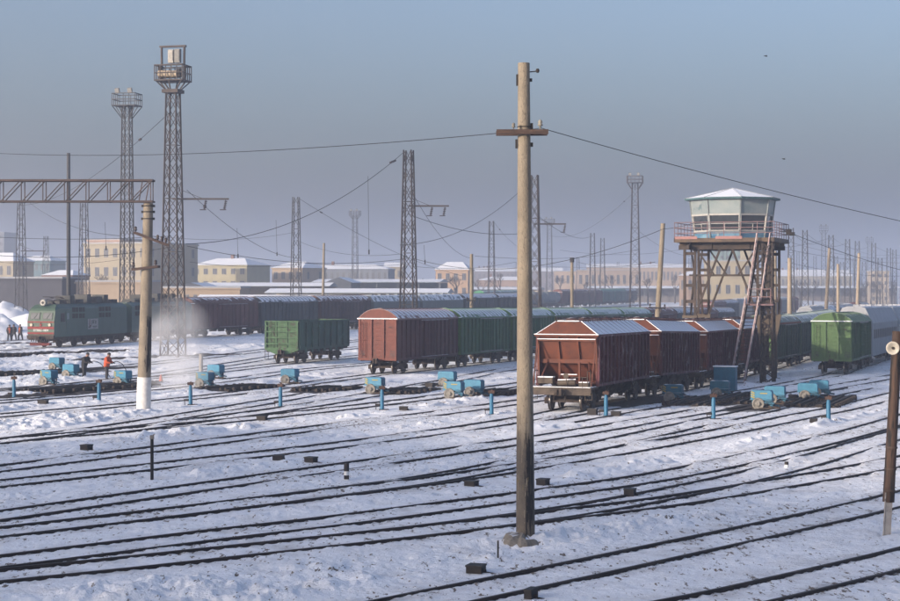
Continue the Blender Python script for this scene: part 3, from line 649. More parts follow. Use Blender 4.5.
        cu = bpy.data.curves.new('number_text', 'FONT'); cu.body = 'ВЛ80С-1804'; cu.size = .30; cu.align_x = 'CENTER'; cu.extrude = .004
        tq = bpy.data.objects.new('tmp', cu); COL.objects.link(tq); me_ = bpy.data.meshes.new_from_object(tq.evaluated_get(bpy.context.evaluated_depsgraph_get())); bpy.data.objects.remove(tq); me_.materials.clear(); me_.materials.append(WHITE)
        to = bpy.data.objects.new('running_number', me_); COL.objects.link(to); to.parent = r; to.location = (0, fy - .012, 1.62); to.rotation_euler = (R(90), 0, 0)
        # picture panel on the side
        b = MB(); pc = 8.3; b.box((hw + .035, pc, 2.18), (.02, 2.2, 1.05), 0)
        for (a, z_, da, dz, mm) in [(-.72, 2.2, .16, .62, 1), (-.72, 2.6, .13, .14, 1), (-.3, 2.3, .12, .5, 2), (.05, 2.35, .34, .30, 2), (.55, 2.35, .26, .34, 2), (-.75, 1.85, .5, .16, 2), (.35, 1.92, .9, .10, 2), (.35, 1.78, .7, .06, 2), (.1, 2.56, .5, .06, 2), (-.5, 1.98, .22, .14, 1)]:
            b.box((hw + .048, pc + a, z_), (.008, da, dz), mm)
        b.build('picture_panel', [mat('panel_pale', (.42, .42, .40), (.34, .34, .33), scale=6), mat('panel_maroon', (.16, .05, .06)), mat('panel_grey', (.14, .14, .14))], r)
    for i, yy in enumerate(([4.6, 6.0, 10.2, 11.6] if cab else [2.0, 3.4, 8.6, 10.0])):
        for zz in (3.05, 3.68):
            b = MB(); b.box((hw + .01, yy, zz), (.06, 1.1, .46), 1)
            b.box((hw + .045, yy, zz), (.03, .05, .46), 0)
            b.build('louvre', [gm, BLACK], r)
    b = MB(); b.box((0, L / 2, .92), (2.8, L - 1.2, .24)); b.box((hw - .2, L / 2, .8), (.1, 3, .3)); b.box((1.0, 8.2, .65), (.7, 1.6, .5)); b.build('underframe', UNDER, r)
    for yy in (4.2, 12.4):
        bg = cached('locobogie', lambda: (lambda b: ([b.box((s * 1.25, 0, .70), (.16, 4.1, .34)) for s in (-1, 1)], [b.box((s * 1.27, e * 1.5, .58), (.3, .55, .42)) for s in (-1, 1) for e in (-1, 1)], [b.tube((s * 1.34, e * .75, .5), (s * 1.34, e * .75, .9), .13, n=8) for s in (-1, 1) for e in (-1, 1)], [b.beam((s * 1.34, -1.0, .45), (s * 1.34, 1.0, .95), .06) for s in (-1, 1)], b)[-1])(MB()), 'bogie', UNDER, r, (0, yy, 0))
        for e in (-1.5, 1.5):
            for s in (-1, 1): cached('lwheel%d' % s, lambda: (lambda b: (b.lathe([(.12, -.1), (.55, -.06), (.66, -.07), (.625, -.03), (.62, .07), (.5, .06), (.12, .1)], n=20, axis=(1, 0, 0)), b)[-1])(MB()), 'wheel', WHEELM, bg, (s * .8, e, .62), 0 if s < 0 else math.pi)
    # roof gear: coolers, insulators, busbars, folded pantograph
    b = MB(); rz = ez + .30
    for yy, ww, hh, ll in ((3.4, 1.5, .35, 1.0), (5.4, 1.6, .85, 1.0), (7.0, 1.8, .45, 1.0), (9.0, 1.5, .95, .9), (10.8, 1.9, .72, 1.3), (12.8, 1.4, .9, .9), (14.6, 1.5, .40, 1.2)): b.box((0, yy, rz + hh / 2 - .02), (ww, ll, hh))
    b.box((0, L / 2 + .6, rz + .06), (.6, L - 4, .12))
    for yy in (4.3, 6.4, 8.7, 9.1, 11.6, 13.7):
        for s in (-.6, .6): b.lathe([(.10, 0), (.14, .05), (.08, .10), (.14, .15), (.08, .2), (.14, .25), (.06, .32)], c=(s, yy, rz), n=10)
    b.path([(.6, 3, rz + .4), (.6, 8, rz + .42), (-.6, 9, rz + .42), (-.6, 14.5, rz + .4)], .03)
    for s in (-.9, .9): b.tube((s, 3.0, rz + .05), (s, 15, rz + .05), .03, n=5)
    b.build('roof_equipment', dark, r)
    b = MB(); py_ = 3.0 if cab else 12.6
    for s in (-.5, .5):
        b.tube((s, py_ - .9, rz + .35), (s, py_ + .9, rz + .35), .03, n=5); b.tube((s, py_ - .9, rz + .4), (s * 1.2, py_ + 1.2, rz + .60), .025, n=5); b.tube((s * 1.2, py_ + 1.2, rz + .60), (s, py_ - .3, rz + .72), .022, n=5)
    b.tube((-1.0, py_ - .3, rz + .72), (1.0, py_ - .3, rz + .72), .04, n=6); b.tube((-1.0, py_ + .1, rz + .70), (1.0, py_ + .1, rz + .70), .03, n=6); b.tube((-.55, py_ + 1.2, rz + .6), (.55, py_ + 1.2, rz + .6), .03, n=5)
    for s in (-.5, .5):
        for e in (-.9, .9): b.lathe([(.1, 0), (.13, .06), (.07, .12), (.13, .18), (.06, .32)], c=(s, py_ + e, rz), n=8)
    b.build('pantograph', BLACK, r)
    coupler(r, 0.05); coupler(r, L - .05, math.pi); place(r, X, Y, hd, L); return r
# ------------------------------------------------------------------ placement of trains
g = G(38, 349.5)
loco('green locomotive section with red striped cab front and star, poster panel on its side', g.x, g.y, 16)
hd = R(16); x2, y2 = g.x + 16.4 * math.sin(hd), g.y + 16.4 * math.cos(hd)
loco('rear green locomotive section without a cab, half hidden in steam behind the whitewashed pole', x2, y2, 16, cab=False)
cx_, cy_ = x2 + 16.5 * math.sin(hd), y2 + 16.5 * math.cos(hd); hd_ = 25.5
BR = (.15, .040, .042); GRN = (.045, .14, .05); GRD = (.04, .085, .07); TEAL = (.04, .12, .12)
seqN = [('maroon_box', BR, (.22, .07, .045), (.16, .06, .04), 'dark maroon boxcar with patchy rusty roof just behind the locomotive', 1.27),
        ('slate_box', (.065, .08, .088), (.06, .068, .075), (.13, .13, .14), 'slate grey boxcar with snowy roof behind the open green wagon', 1.05),
        ('plum_box', (.075, .036, .040), (.18, .07, .05), (.14, .06, .05), 'plum boxcar beyond the grey one, its far end over the brown boxcar', 1.15)]
def step(L, h): 
    global cx_, cy_
    cx_ += L * math.sin(R(h)); cy_ += L * math.cos(R(h))
for k, s_, e_, r_, lb, sn in seqN:
    boxcar(k, lb, s_, e_, r_, cx_, cy_, hd_, group='wagons coupled behind the locomotive', snow=sn); step(14.75, hd_)
for i in range(2):
    service_van(['pale grey smooth-sided van between the plum boxcar and the lattice mast', 'pale grey smooth-sided van directly behind the tall lattice mast'][i], 'palevan', cx_, cy_, hd_ - 1.5, L=16, col=(.17, .20, .20), roofc=(.3, .34, .36), peak=4.6, group='wagons coupled behind the locomotive', wins=False, name='covered_van', cat='van', snow=1.0); step(16.1, hd_ - 1.5)
boxcar('slate_box', 'slate boxcar under a snowy roof right of the tall lattice mast', *[(.065, .08, .088), (.06, .068, .075), (.13, .13, .14)], cx_, cy_, 23, group='wagons coupled behind the locomotive', snow=1.2); step(14.75, 23)
boxcar('slate_box', 'last slate boxcar of the far train, beyond the brown and green pair', *[(.065, .08, .088), (.06, .068, .075), (.13, .13, .14)], cx_, cy_, 23, group='wagons coupled behind the locomotive', snow=1.2)
g = G(280, 365.5)
gondola('open-topped green wagon with bright scuffed end and darker ribbed side', 'green_gondola', (.045, .115, .088), (.085, .18, .085), g.x, g.y, 15)
g = G(375.5, 376.5); cx_, cy_ = g.x, g.y
boxcar('brown_box', 'brick-red boxcar with orange end wall and white-striped curved roof', (.105, .033, .038), (.20, .056, .036), (.34, .22, .20), cx_, cy_, 18.3, snow=1.05); step(14.75, 18.3)
lab3 = ['green boxcar coupled behind the brick-red boxcar, left of the concrete pole', 'second green boxcar of its train, just right of the concrete pole', 'third green boxcar of its train, over the first hopper roof', 'fourth green boxcar of its train, above the gap of the first two hoppers', 'fifth green boxcar of its train, behind the leaning concrete pole']
for i, lb in enumerate(lab3):
    boxcar('green_box', lb, (.055, .155, .065), (.10, .25, .05), (.20, .34, .22), cx_, cy_, 18.3 + .2 * i, group='green boxcars in the middle row', snow=1.08); step(14.75, 18.3 + .2 * i)
for i in range(4):
    boxcar(['maroon_box', 'slate_box'][i % 2], ['maroon boxcar after the green ones, seen between the left tower legs', 'slate boxcar seen under the middle of the watchtower', 'maroon boxcar seen just left of the tower ladder', 'slate boxcar seen behind the tower ladder landing'][i], *([BR, (.22, .07, .045), (.16, .06, .04)] if i % 2 == 0 else [(.065, .08, .088), (.06, .068, .075), (.13, .13, .14)]), cx_, cy_, 19.2, group='wagons beyond the middle green boxcars', snow=1.3); step(14.75, 19.2)
# hopper row, then green vans
g = G(558.7, 415); cx_, cy_ = g.x, g.y
for i, lb in enumerate(['nearest rust-red hopper wagon, its sloping end wall edged with snow', 'second maroon hopper wagon, coupled to the nearest one', 'third maroon hopper wagon, behind the blue cabinet', 'fourth maroon hopper wagon, behind the tower ladder']):
    hopper(lb, cx_, cy_, 19.2, 'covered hopper wagons under the watchtower'); step(14.75, 19.2)
step(2.6, 19.4)
boxcar('dark_green_van', 'dark green van with a red eave line, right of the tower legs', (.050, .105, .070), (.12, .26, .07), (.28, .34, .30), cx_, cy_, 20, snow=1.25); b_ = None
ms_ = MB(); ms_.box((1.55, 7.36, 3.98), (.03, 13.9, .14)); o = ms_.build('eave_stripe', mat('eave_red', (.30, .08, .05), (.2, .06, .05), scale=2), [q for q in COL.objects if q.get('label', '').startswith('dark green van with a red')][0])
step(14.75, 20)
boxcar('pale_green_van', 'pale-roofed green van partly hidden by the bright green boxcar', (.06, .11, .085), (.16, .26, .12), (.34, .42, .38), cx_, cy_, 20, snow=1.12); step(14.75, 20)
boxcar('pale_green_van', 'pale-roofed green van farther on, showing just its roof', (.06, .11, .085), (.16, .26, .12), (.34, .42, .38), cx_, cy_, 20, snow=1.12)
g = G(831, 376.6); cx_, cy_ = g.x, g.y
boxcar('bright_green_box', 'bright green boxcar standing alone in front of the tall grey wagon', (.06, .145, .055), (.11, .205, .075), (.22, .32, .20), cx_, cy_, 19.5, snow=1.34, rise=.62); step(14.8, 19.5)
service_van('tall pale grey wagon with barred windows behind the bright green boxcar', 'tallgrey', cx_, cy_, 19.8, L=24, col=(.36, .38, .40), roofc=(.46, .48, .52), peak=5.05, ez=3.65); step(24.1, 19.8)
service_van('second tall pale grey wagon running out of the picture', 'tallgrey', cx_, cy_, 20, L=24, col=(.36, .38, .40), roofc=(.46, .48, .52), peak=5.05, ez=3.65)
# distant rows: (v offset, first t, list)
def row(v, t0, hd, seq, tp=None, group=None):
    x = t0 * TD[0] + v * TP[0]; y = t0 * TD[1] + v * TP[1]
    for i, (kind, lb) in enumerate(seq):
        if kind == 'T': tanker(lb, x, y, hd, group); L = 12.05
        elif kind == 'D':
            service_van(lb, 'domed', x, y, hd, L=17, col=(.50, .46, .38), roofc=(.42, .43, .44), peak=4.7, ez=3.6, wins=False, group=group, name='covered_van', cat='van', snow=1.42); L = 17.1
        elif kind == 'P': service_van(lb, 'palevan', x, y, hd, L=16, col=(.17, .20, .20), roofc=(.3, .34, .36), peak=4.6, wins=False, group=group, name='covered_van', cat='van', snow=1.0); L = 16.1
        elif kind == 'G': gondola(lb, 'green_gondola', (.045, .115, .088), (.085, .18, .085), x, y, hd, group); L = 13.95
        else:
            c = {'g': ('far_green_box', (.04, .13, .07), (.07, .33, .15), (.16, .28, .22)), 't': ('far_teal_box', (.04, .15, .14), (.05, .36, .26), (.08, .26, .22)), 'm': ('maroon_box', BR, (.22, .07, .045), (.16, .06, .04)), 's': ('slate_box', (.065, .08, .088), (.06, .068, .075), (.13, .13, .14)), 'r': ('far_red_box', (.22, .05, .04), (.30, .07, .05), (.26, .07, .05)), 'w': ('far_white_box', (.40, .42, .42), (.46, .47, .46), (.5, .52, .54))}[kind]
            boxcar(c[0], lb, c[1], c[2], c[3], x, y, hd, group=group, snow={'t': 1.75, 'r': 1.6}.get(kind, 1.25)); L = 14.75
        x += L * math.sin(R(hd)); y += L * math.cos(R(hd))
row(-119, 361, 19, [('g', 'far emerald-ended boxcar left of the concrete pole'), ('g', 'far green boxcar hidden in part by the concrete pole'), ('T', 'first distant grey tank wagon right of the concrete pole'), ('T', 'second distant grey tank wagon, left of the short dark-topped pole'), ('T', 'third distant grey tank wagon, right of the short dark-topped pole'), ('m', 'far maroon boxcar beyond the tank wagons'), ('m', 'second far maroon boxcar beyond the tank wagons'), ('m', 'third far maroon boxcar near the platform-topped mast'), ('t', 'far turquoise boxcar left of the leaning pole'), ('t', 'far turquoise boxcar behind the leaning pole'), ('s', 'far slate boxcar right of the leaning pole')], group='distant train with tank wagons')
row(-38, 292, 19.6, [('D', 'cream-ended domed van right of the watchtower ladder'), ('P', 'pale van beyond the cream-ended domed van'), ('s', 'slate boxcar roof above the bright green boxcar'), ('w', 'whitish boxcar beyond the bright green boxcar roof'), ('r', 'distant red boxcar near the right edge'), ('s', 'slate boxcar after the distant red one')], group='distant train right of the watchtower')
row(-62, 330, 19.4, [('m', 'maroon roof seen between the watchtower legs'), ('s', 'snowy slate roof between the watchtower legs'), ('D', 'yellowish domed van seen under the watchtower'), ('s', 'slate boxcar behind the tower landing'), ('m', 'maroon boxcar seen past the right tower legs'), ('r', 'red boxcar roof left of the cream concrete poles'), ('w', 'white boxcar roof between the cream concrete poles'), ('r', 'red boxcar roof past the cream concrete poles')], group='distant train behind the watchtower')
row(-140, 300, 22, [('s', 'snow-topped slate van left of the green boxcars, far off'), ('s', 'snow-topped slate van far behind the brick-red boxcar'), ('P', 'long pale van far behind the first concrete pole'), ('s', 'far slate van left of the emerald-ended boxcar'), ('P', 'far pale van behind the emerald-ended boxcar')], group='distant train before the sheds')
# ================================================================== concrete poles
def pole_mb(h, r0, r1, n=20):
    b = MB(); pr = [(r0 + (r1 - r0) * k / 12, h * k / 12 - .3 * (k == 0)) for k in range(13)]; b.lathe(pr, n=n); return b
STAIN = mat('stained_concrete', (.13, .11, .085), (.03, .028, .026), scale=1.6, bump=.6, bscale=25, c3=(.018, .018, .018), t3=.52, s3=2.6, stretch=(1, 1, .5))
def insulator_mb(b, p, s=1.0, m=0, down=False):
    e = -1 if down else 1
    b.lathe([(.02 * s, 0), (.02 * s, .05 * s * e), (.06 * s, .06 * s * e), (.05 * s, .10 * s * e), (.03 * s, .11 * s * e), (.055 * s, .13 * s * e), (.04 * s, .18 * s * e), (.01 * s, .20 * s * e)], c=p, n=10, m=m)
g = G(525.5, 546); MPX, MPY = g.x, g.y; ph = EYE - gz(g.x, g.y) + (HY - 63) / F * MPY
r = thing('concrete_pole', 'tall foreground concrete pole with a timber crosspiece near its top', 'pole', (g.x, g.y, gz(g.x, g.y)))
r.rotation_euler = (0, R(-.2), 0)
b = pole_mb(ph, .230, .145, 28); sh = b.build('shaft', CONC, r)
# greyer band thinning upward; peeling tar on the side away from the sun, one coat thicker than the shaft
def patch(root, z0, z1, a0, a1, rf, m, name, seed, frac=.5, nz=60, na=26):
    rnd = np.random.RandomState(seed); zs = np.linspace(z0, z1, nz); as_ = np.linspace(a0, a1, na); b = MB()
    A, Z = np.meshgrid(as_, zs); N = fbm(A * 9 + seed, Z * 1.3 + 3, 4, seed)
    edge = np.minimum(np.minimum((A - a0), (a1 - A)) / .5, np.minimum(Z - z0, z1 - Z) / .7); ok = N + np.clip(edge, 0, 1) * .42 > frac + .35
    if name == 'lower_grey': ok = (N + np.clip((z1 - Z) / 2.4, 0, 1) * .75) > 1.0
    for i in range(nz - 1):
        for j in range(na - 1):
            if ok[i, j]:
                q = []
                for (ii, jj) in ((i, j), (i, j + 1), (i + 1, j + 1), (i + 1, j)):
                    rr = rf(zs[ii]) + .004; q.append((math.cos(as_[jj]) * rr, math.sin(as_[jj]) * rr, zs[ii]))
                b.add(q, [(0, 1, 2, 3)])
    return b.build(name, m, root, recalc=False)
rf = lambda z: .230 + (.145 - .230) * z / ph
patch(r, .0, 4.3, R(-180), R(180), rf, mat('pole_lower_grey', (.20, .165, .125), (.13, .11, .09), scale=3, bump=.5, bscale=25), 'lower_grey', 21, .42, 90, 60)  # patchy grey tone, denser towards the bottom of the shaft
rf2 = lambda z: rf(z) + .003
patch(r, .05, 3.0, R(-105), R(5), rf2, mat('old_tar', (.015, .014, .014), (.03, .026, .024), scale=8, rough=.5), 'tar_patch', 5, .40, 110, 50)
patch(r, 1.3, 1.95, R(-170), R(-30), lambda z: rf(z) + .006, mat('flaking_yellow', (.30, .24, .10), (.16, .13, .07), scale=9), 'paint_patch', 9, .45, 30, 40)
b = MB(); cz = EYE - gz(g.x, g.y) + (HY - 132.5) / F * MPY
b.box((-.05, -.225, cz), (1.27, .10, .115)); b.box((-.05, .225, cz), (1.27, .10, .115)); 
b.build('crosspiece', mat('old_timber', (.12, .075, .055), (.06, .04, .035), scale=3, stretch=(1, 6, 6)), r)
for zz in (cz + .14, cz - .02): b = MB(); b.lathe([(.170, -.012), (.174, 0), (.170, .012)], c=(0, 0, zz), n=24); b.build('steel_band', STEEL, r)
for s in (-1, 1): b = MB(); b.tube((s * .27, -.3, cz), (s * .27, .3, cz), .012, n=6); b.build('bolt', STEEL, r)
b = MB()
b.box((.19, 0, cz + .15), (.06, .1, .16)); b.box((-.19, 0, cz - .28), (.05, .12, .22)); b.box((.19, 0, cz - .30), (.06, .08, .10)); b.box((-.165, 0, ph - .42), (.05, .08, .28)); b.tube((.14, 0, ph - .22), (.34, 0, ph - .20), .016, n=6); b.lathe([(.03, 0), (.05, .05), (.03, .1)], c=(.34, 0, ph - .24), n=8); b.box((.165, 0, ph - .42), (.08, .05, .08))
b.build('clamp', BLACK, r)
b = MB(); b.tube((.40, 0, cz + .05), (.40, 0, cz + .14), .014, n=6); insulator_mb(b, (.40, 0, cz + .10), 1.1); insulator_mb(b, (-.02 - .25, -.27, cz + .06), .8); b.build('insulator', mat('pale_insulator', (.35, .33, .28), (.2, .18, .15)), r)
# concrete footing, broken and snow-topped
b = MB(); rr = random.Random(3)
ring = []
for k in range(22):
    a = 2 * math.pi * k / 22; ring.append((a, .48 + .20 * rr.random()))
for lv, (sc, z) in enumerate(((1.2, -.25), (1.1, .10), (.85, .24), (.3, .28))):
    for a, q in ring: b.v.append((math.cos(a) * q * sc * .72 - .10 + .05 * rr.random(), math.sin(a) * q * sc * .72 - .22, z + .09 * rr.random() - .05 * math.cos(a)))
for lv in range(3):
    for k in range(22): b.f.append((lv * 22 + k, lv * 22 + (k + 1) % 22, (lv + 1) * 22 + (k + 1) % 22, (lv + 1) * 22 + k)); b.m.append(0); b.smooth.append(False)
b.build('footing', mat('footing_concrete', (.30, .27, .23), (.20, .18, .15), scale=5, bump=.8, bscale=12, snow=1.35), r, recalc=True)
# right-hand horn pole: tarred timber on a concrete stub
g = G(886.5, 537); H_ = EYE - gz(g.x, g.y) + (HY - 331) / F * g.y
r = thing('timber_pole', 'dark tarred timber pole with a loudspeaker, on a whitewashed stub', 'pole', (g.x, g.y, gz(g.x, g.y))); r.rotation_euler = (0, math.atan2((897.5 - 886.5) * g.y / F, H_), 0)
b = MB(); b.lathe([(.145, 1.15), (.14, 2.5), (.125, H_)], n=16); b.lathe([(.15, .9), (.15, 1.15)], n=16); b.build('shaft', mat('tarred_timber', (.10, .055, .035), (.04, .026, .02), scale=2.2, stretch=(5, 5, .5), c3=(.012, .011, .011), t3=.55, s3=1.5, bump=.4), r)
b = MB(); b.box((0, -.02, 1.1), (.16, .16, 2.8)); b.tube((-.11, -.11, -.1), (-.11, -.11, 1.15), .02, n=6); b.build('stub', mat('whitewash_worn', (.48, .45, .42), (.34, .31, .29), scale=5, c3=(.10, .08, .07), t3=.60, s3=5), r)
for z in (1.2, 1.75, 2.3): b = MB(); b.lathe([(.155, -.02), (.158, .02)], c=(0, -.02, z), n=14); b.build('wire_binding', STEEL, r)
hz_ = EYE - gz(g.x, g.y) + (HY - 347.5) / F * g.y
hr = thing('loudspeaker', 'pale horn loudspeaker fixed to the dark timber pole', 'loudspeaker', (G(893, 537).x - .02, g.y - .18, gz(g.x, g.y) + hz_))
b = MB(); ax = Vector((-.35, -.9, 0)).normalized(); b.lathe([(.03, .0), (.035, .10), (.06, .18), (.12, .25), (.17, .28), (.165, .285), (.11, .26), (.05, .2), (.02, .19)], n=24, axis=tuple(ax)); b.build('horn', mat('horn_paint', (.50, .47, .40), (.40, .36, .30), scale=6, rough=.4), hr)
b = MB(); b.lathe([(.035, .17), (.035, .24)], n=14, axis=tuple(ax)); b.lathe([(.07, -.14), (.08, -.02), (.05, .0)], n=16, axis=tuple(ax)); b.box((.06, .06, -.05), (.05, .12, .2)); b.build('driver', BLACK, hr)
# gantry: concrete pole with whitewashed foot + long truss
g = G(143.5, 411); gx, gy = g.x, g.y; s_ = F / gy; ph = EYE - gz(gx, gy) + (HY - 203) / F * gy
r = thing('catenary_gantry', 'concrete pole with whitewashed foot carrying a long steel lattice beam', 'gantry', (gx, gy, gz(gx, gy)))
lean = math.atan2((148.3 - 143.5) / s_, ph)
for side, X0 in ((0, 0.0), (1, -18.0)):
    b = MB(); b.lathe([(.365, -.3), (.355, 1.72)], n=24); M_ = Matrix.Translation((X0, 0, 0)) @ Matrix.Rotation(lean, 4, 'Y'); b.v = [tuple(M_ @ Vector(q)) for q in b.v]; b.build('painted_foot', mat('whitewash', (.66, .65, .63), (.52, .50, .48), scale=4, c3=(.25, .2, .17), t3=.68, s3=3), r)
    b = MB(); b.lathe([(.335 - .095 * k / 10, 1.72 + (ph - 1.72) * k / 10) for k in range(11)], n=24); b.v = [tuple(M_ @ Vector(q)) for q in b.v]; sh = b.build('shaft', CONC, r)
    if side == 0:
        pt = patch(r, 1.75, 5.0, R(-85), R(30), lambda z: .335 - .095 * (z - 1.72) / (ph - 1.72), mat('old_tar', (.015, .014, .014)), 'tar_patch', 14, .36, 80, 34); pt.rotation_euler = (0, lean, 0)
        b = MB()
        for z_ in (ph - .15, ph - .45, ph - .8): b.lathe([(.26, -.03), (.27, 0), (.26, .03)], c=(math.sin(lean) * z_, 0, z_), n=18); b.box((math.sin(lean) * z_ + .29, 0, z_), (.1, .1, .12)); b.box((math.sin(lean) * z_ - .29, 0, z_), (.1, .1, .12))
        b.build('clamp', BLACK, r)
        for (za, xa, xb, nm) in ((239, -.62, 1.05, 0), (268, -.72, .62, 1)):
            z_ = EYE + (HY - za) / F * gy; xc = math.sin(lean) * z_; b = MB()
            dz = .42 if nm == 0 else -.10
            b.beam((xc + xa, -.36, z_ + dz * .75), (xc + xb, -.36, z_ - dz * .75), .08, .12); b.beam((xc + xa, .34, z_ + dz * .75), (xc + xb, .34, z_ - dz * .75), .08, .12)
            for q in (.08, .92) if nm else (.05, .72, .85, .97):
                p = Vector((xc + xa, -.36, z_ + dz * .75)).lerp(Vector((xc + xb, -.36, z_ - dz * .75)), q); insulator_mb(b, tuple(p + Vector((0, 0, .05))), 1.5, 1)
            b.build('cross_arm', [mat('old_timber', (.12, .075, .055)), INS], r)
    if side == 0: X1 = math.sin(lean) * ph
zt0 = ph + .02; hT = 23 * gy / F
b = MB(); xe = X1 + .28; xs = -18.4
for yy in (-.35, .35):
    for zz, ww in ((zt0 + .05, .09), (zt0 + hT - .05, .10)): b.box(((xe + xs) / 2, yy, zz), (xe - xs, ww, ww))
b.box(((xe + xs) / 2, 0, zt0 + hT - .02), (xe - xs, .5, .04))
n_ = 17; p_ = 1.09; x_ = xe - .1; k = 0
while x_ > xs + .2:
    for yy in (-.35, .35): b.beam((x_, yy, zt0), (x_, yy, zt0 + hT), .045); b.beam((x_, yy, zt0 + hT), (x_ - p_, yy, zt0), .045)
    b.beam((x_, -.35, zt0 + .03), (x_, .35, zt0 + .03), .04); b.beam((x_, -.35, zt0 + .03), (x_ - p_, .35, zt0 + .03), .035)
    if k < 1:
        for q in (.25, .6): b.beam((x_ - q, -.35, zt0), (x_ - q + .2, -.35, zt0 + hT), .05)
    x_ -= p_; k += 1
b.build('lattice_beam', mat('truss_steel', (.12, .085, .075), (.06, .05, .05), scale=1, snow=1.62), r)
# simple far poles
def cpole(px, pyt, h, px2=None, w=.36, label='', arm=None, top=None, name='concrete_pole', m=None, group=None):
    s = None
    # depth from height: scan depth so that the top lands at pyt
    Y = 100.0
    for _ in range(40):
        zg = gz((px - CX) / F * Y, Y); top_ = zg + h
        Yn = (top_ - EYE) * F / (HY - pyt); Y = .5 * Y + .5 * Yn
    X2 = ((px2 if px2 is not None else px) - CX) / F * Y; X1_ = (px - CX) / F * Y; zg = gz(X2, Y)
    r = thing(name, label, 'pole', (X2, Y, zg), group=group)
    b = MB(); b.lathe([(w / 2 * 1.12, -.3), (w / 2, h * .5), (w / 2 * .86, h)], n=14); b.build('shaft', m or CONC, r); r.rotation_euler = (0, math.atan2(X1_ - X2, h), 0)
    if arm:
        b = MB()
        for (fz, a, c) in arm:
            z_ = h * fz; b.box(((a + c) / 2, -.24, z_), (c - a, .08, .10)); insulator_mb(b, (a + .1, -.24, z_ + .05), 1.4, 1); insulator_mb(b, (c - .1, -.24, z_ + .05), 1.4, 1); b.tube((c - .3, -.24, z_), (c - .5, -.2, z_ - .5), .04, n=6, m=1)
        b.build('cross_arm', [BLACK, INS], r)
    if top == 'cap':
        b = MB(); b.lathe([(w / 2 * 1.25, h - .35), (w / 2 * 1.35, h + .15)], n=10); b.build('cap', BLACK, r)
    return r
CREAM = mat('cream_concrete', (.44, .36, .27), (.33, .27, .2), scale=1.5)
cpole(324, 243, 12.6, px2=322.6, w=.40, label='bare concrete pole rising behind the open green wagon')
cpole(471.5, 254, 10, w=.36, label='slim concrete pole above the green boxcar, left of the tall foreground pole', arm=[(.55, -.5, .4)])
cpole(572, 259, 10, w=.36, label='short concrete pole with a dark cap among the tank wagons', top='cap')
cpole(663, 223.5, 12, px2=654.5, w=.44, label='leaning concrete pole with a crossarm, left of the watchtower', arm=[(.42, -.8, .6)])
cpole(829.5, 248, 12, px2=824, w=.42, label='leaning cream concrete pole, the tallest above the bright green boxcar', m=CREAM, group='cream concrete poles on the right')
cpole(838, 264, 10, px2=838, w=.38, label='shortest cream concrete pole, right of the leaning one', m=CREAM, group='cream concrete poles on the right')
cpole(859, 253, 12, px2=856, w=.44, label='rightmost cream concrete pole beside a platform-topped mast', m=CREAM, group='cream concrete poles on the right')
cpole(789.6, 258, 10, w=.44, label='cream concrete pole just right of the watchtower legs', m=CREAM, group='cream concrete poles on the right')
cpole(68.5, 153, 20.5, w=.44, label='slender plain steel pole rising above the locomotive', name='steel_pole', m=mat('grey_pole', (.075, .075, .08), (.06, .06, .065)))
cpole(774.6, 251, 10, w=.40, label='cream concrete pole seen through the right tower legs', m=CREAM, group='cream concrete poles on the right')
# ================================================================== lattice masts
def lat(b, h, w0, w1, panels, leg, br, z0=0, single=False, cx=0, cy=0):
    zs = [z0 + (h - z0) * (1 - (1 - k / panels) ** 1.0) for k in range(panels + 1)]
    def c(z, sx, sy): f = (z - z0) / (h - z0); ww = (w0 + (w1 - w0) * f) / 2; return Vector((cx + sx * ww, cy + sy * ww, z))
    Cn = [(-1, -1), (1, -1), (1, 1), (-1, 1)]
    for sx, sy in Cn: b.beam(c(z0, sx, sy), c(h, sx, sy), leg)
    for k in range(panels):
        for i in range(4):
            A_, B_ = Cn[i], Cn[(i + 1) % 4]
            if (k + i) % 2 or not single: b.beam(c(zs[k], *A_), c(zs[k + 1], *B_), br)
            if (k + i) % 2 == 0 or not single: b.beam(c(zs[k], *B_), c(zs[k + 1], *A_), br)
            if k % 3 == 0: b.beam(c(zs[k], *A_), c(zs[k], *B_), br)
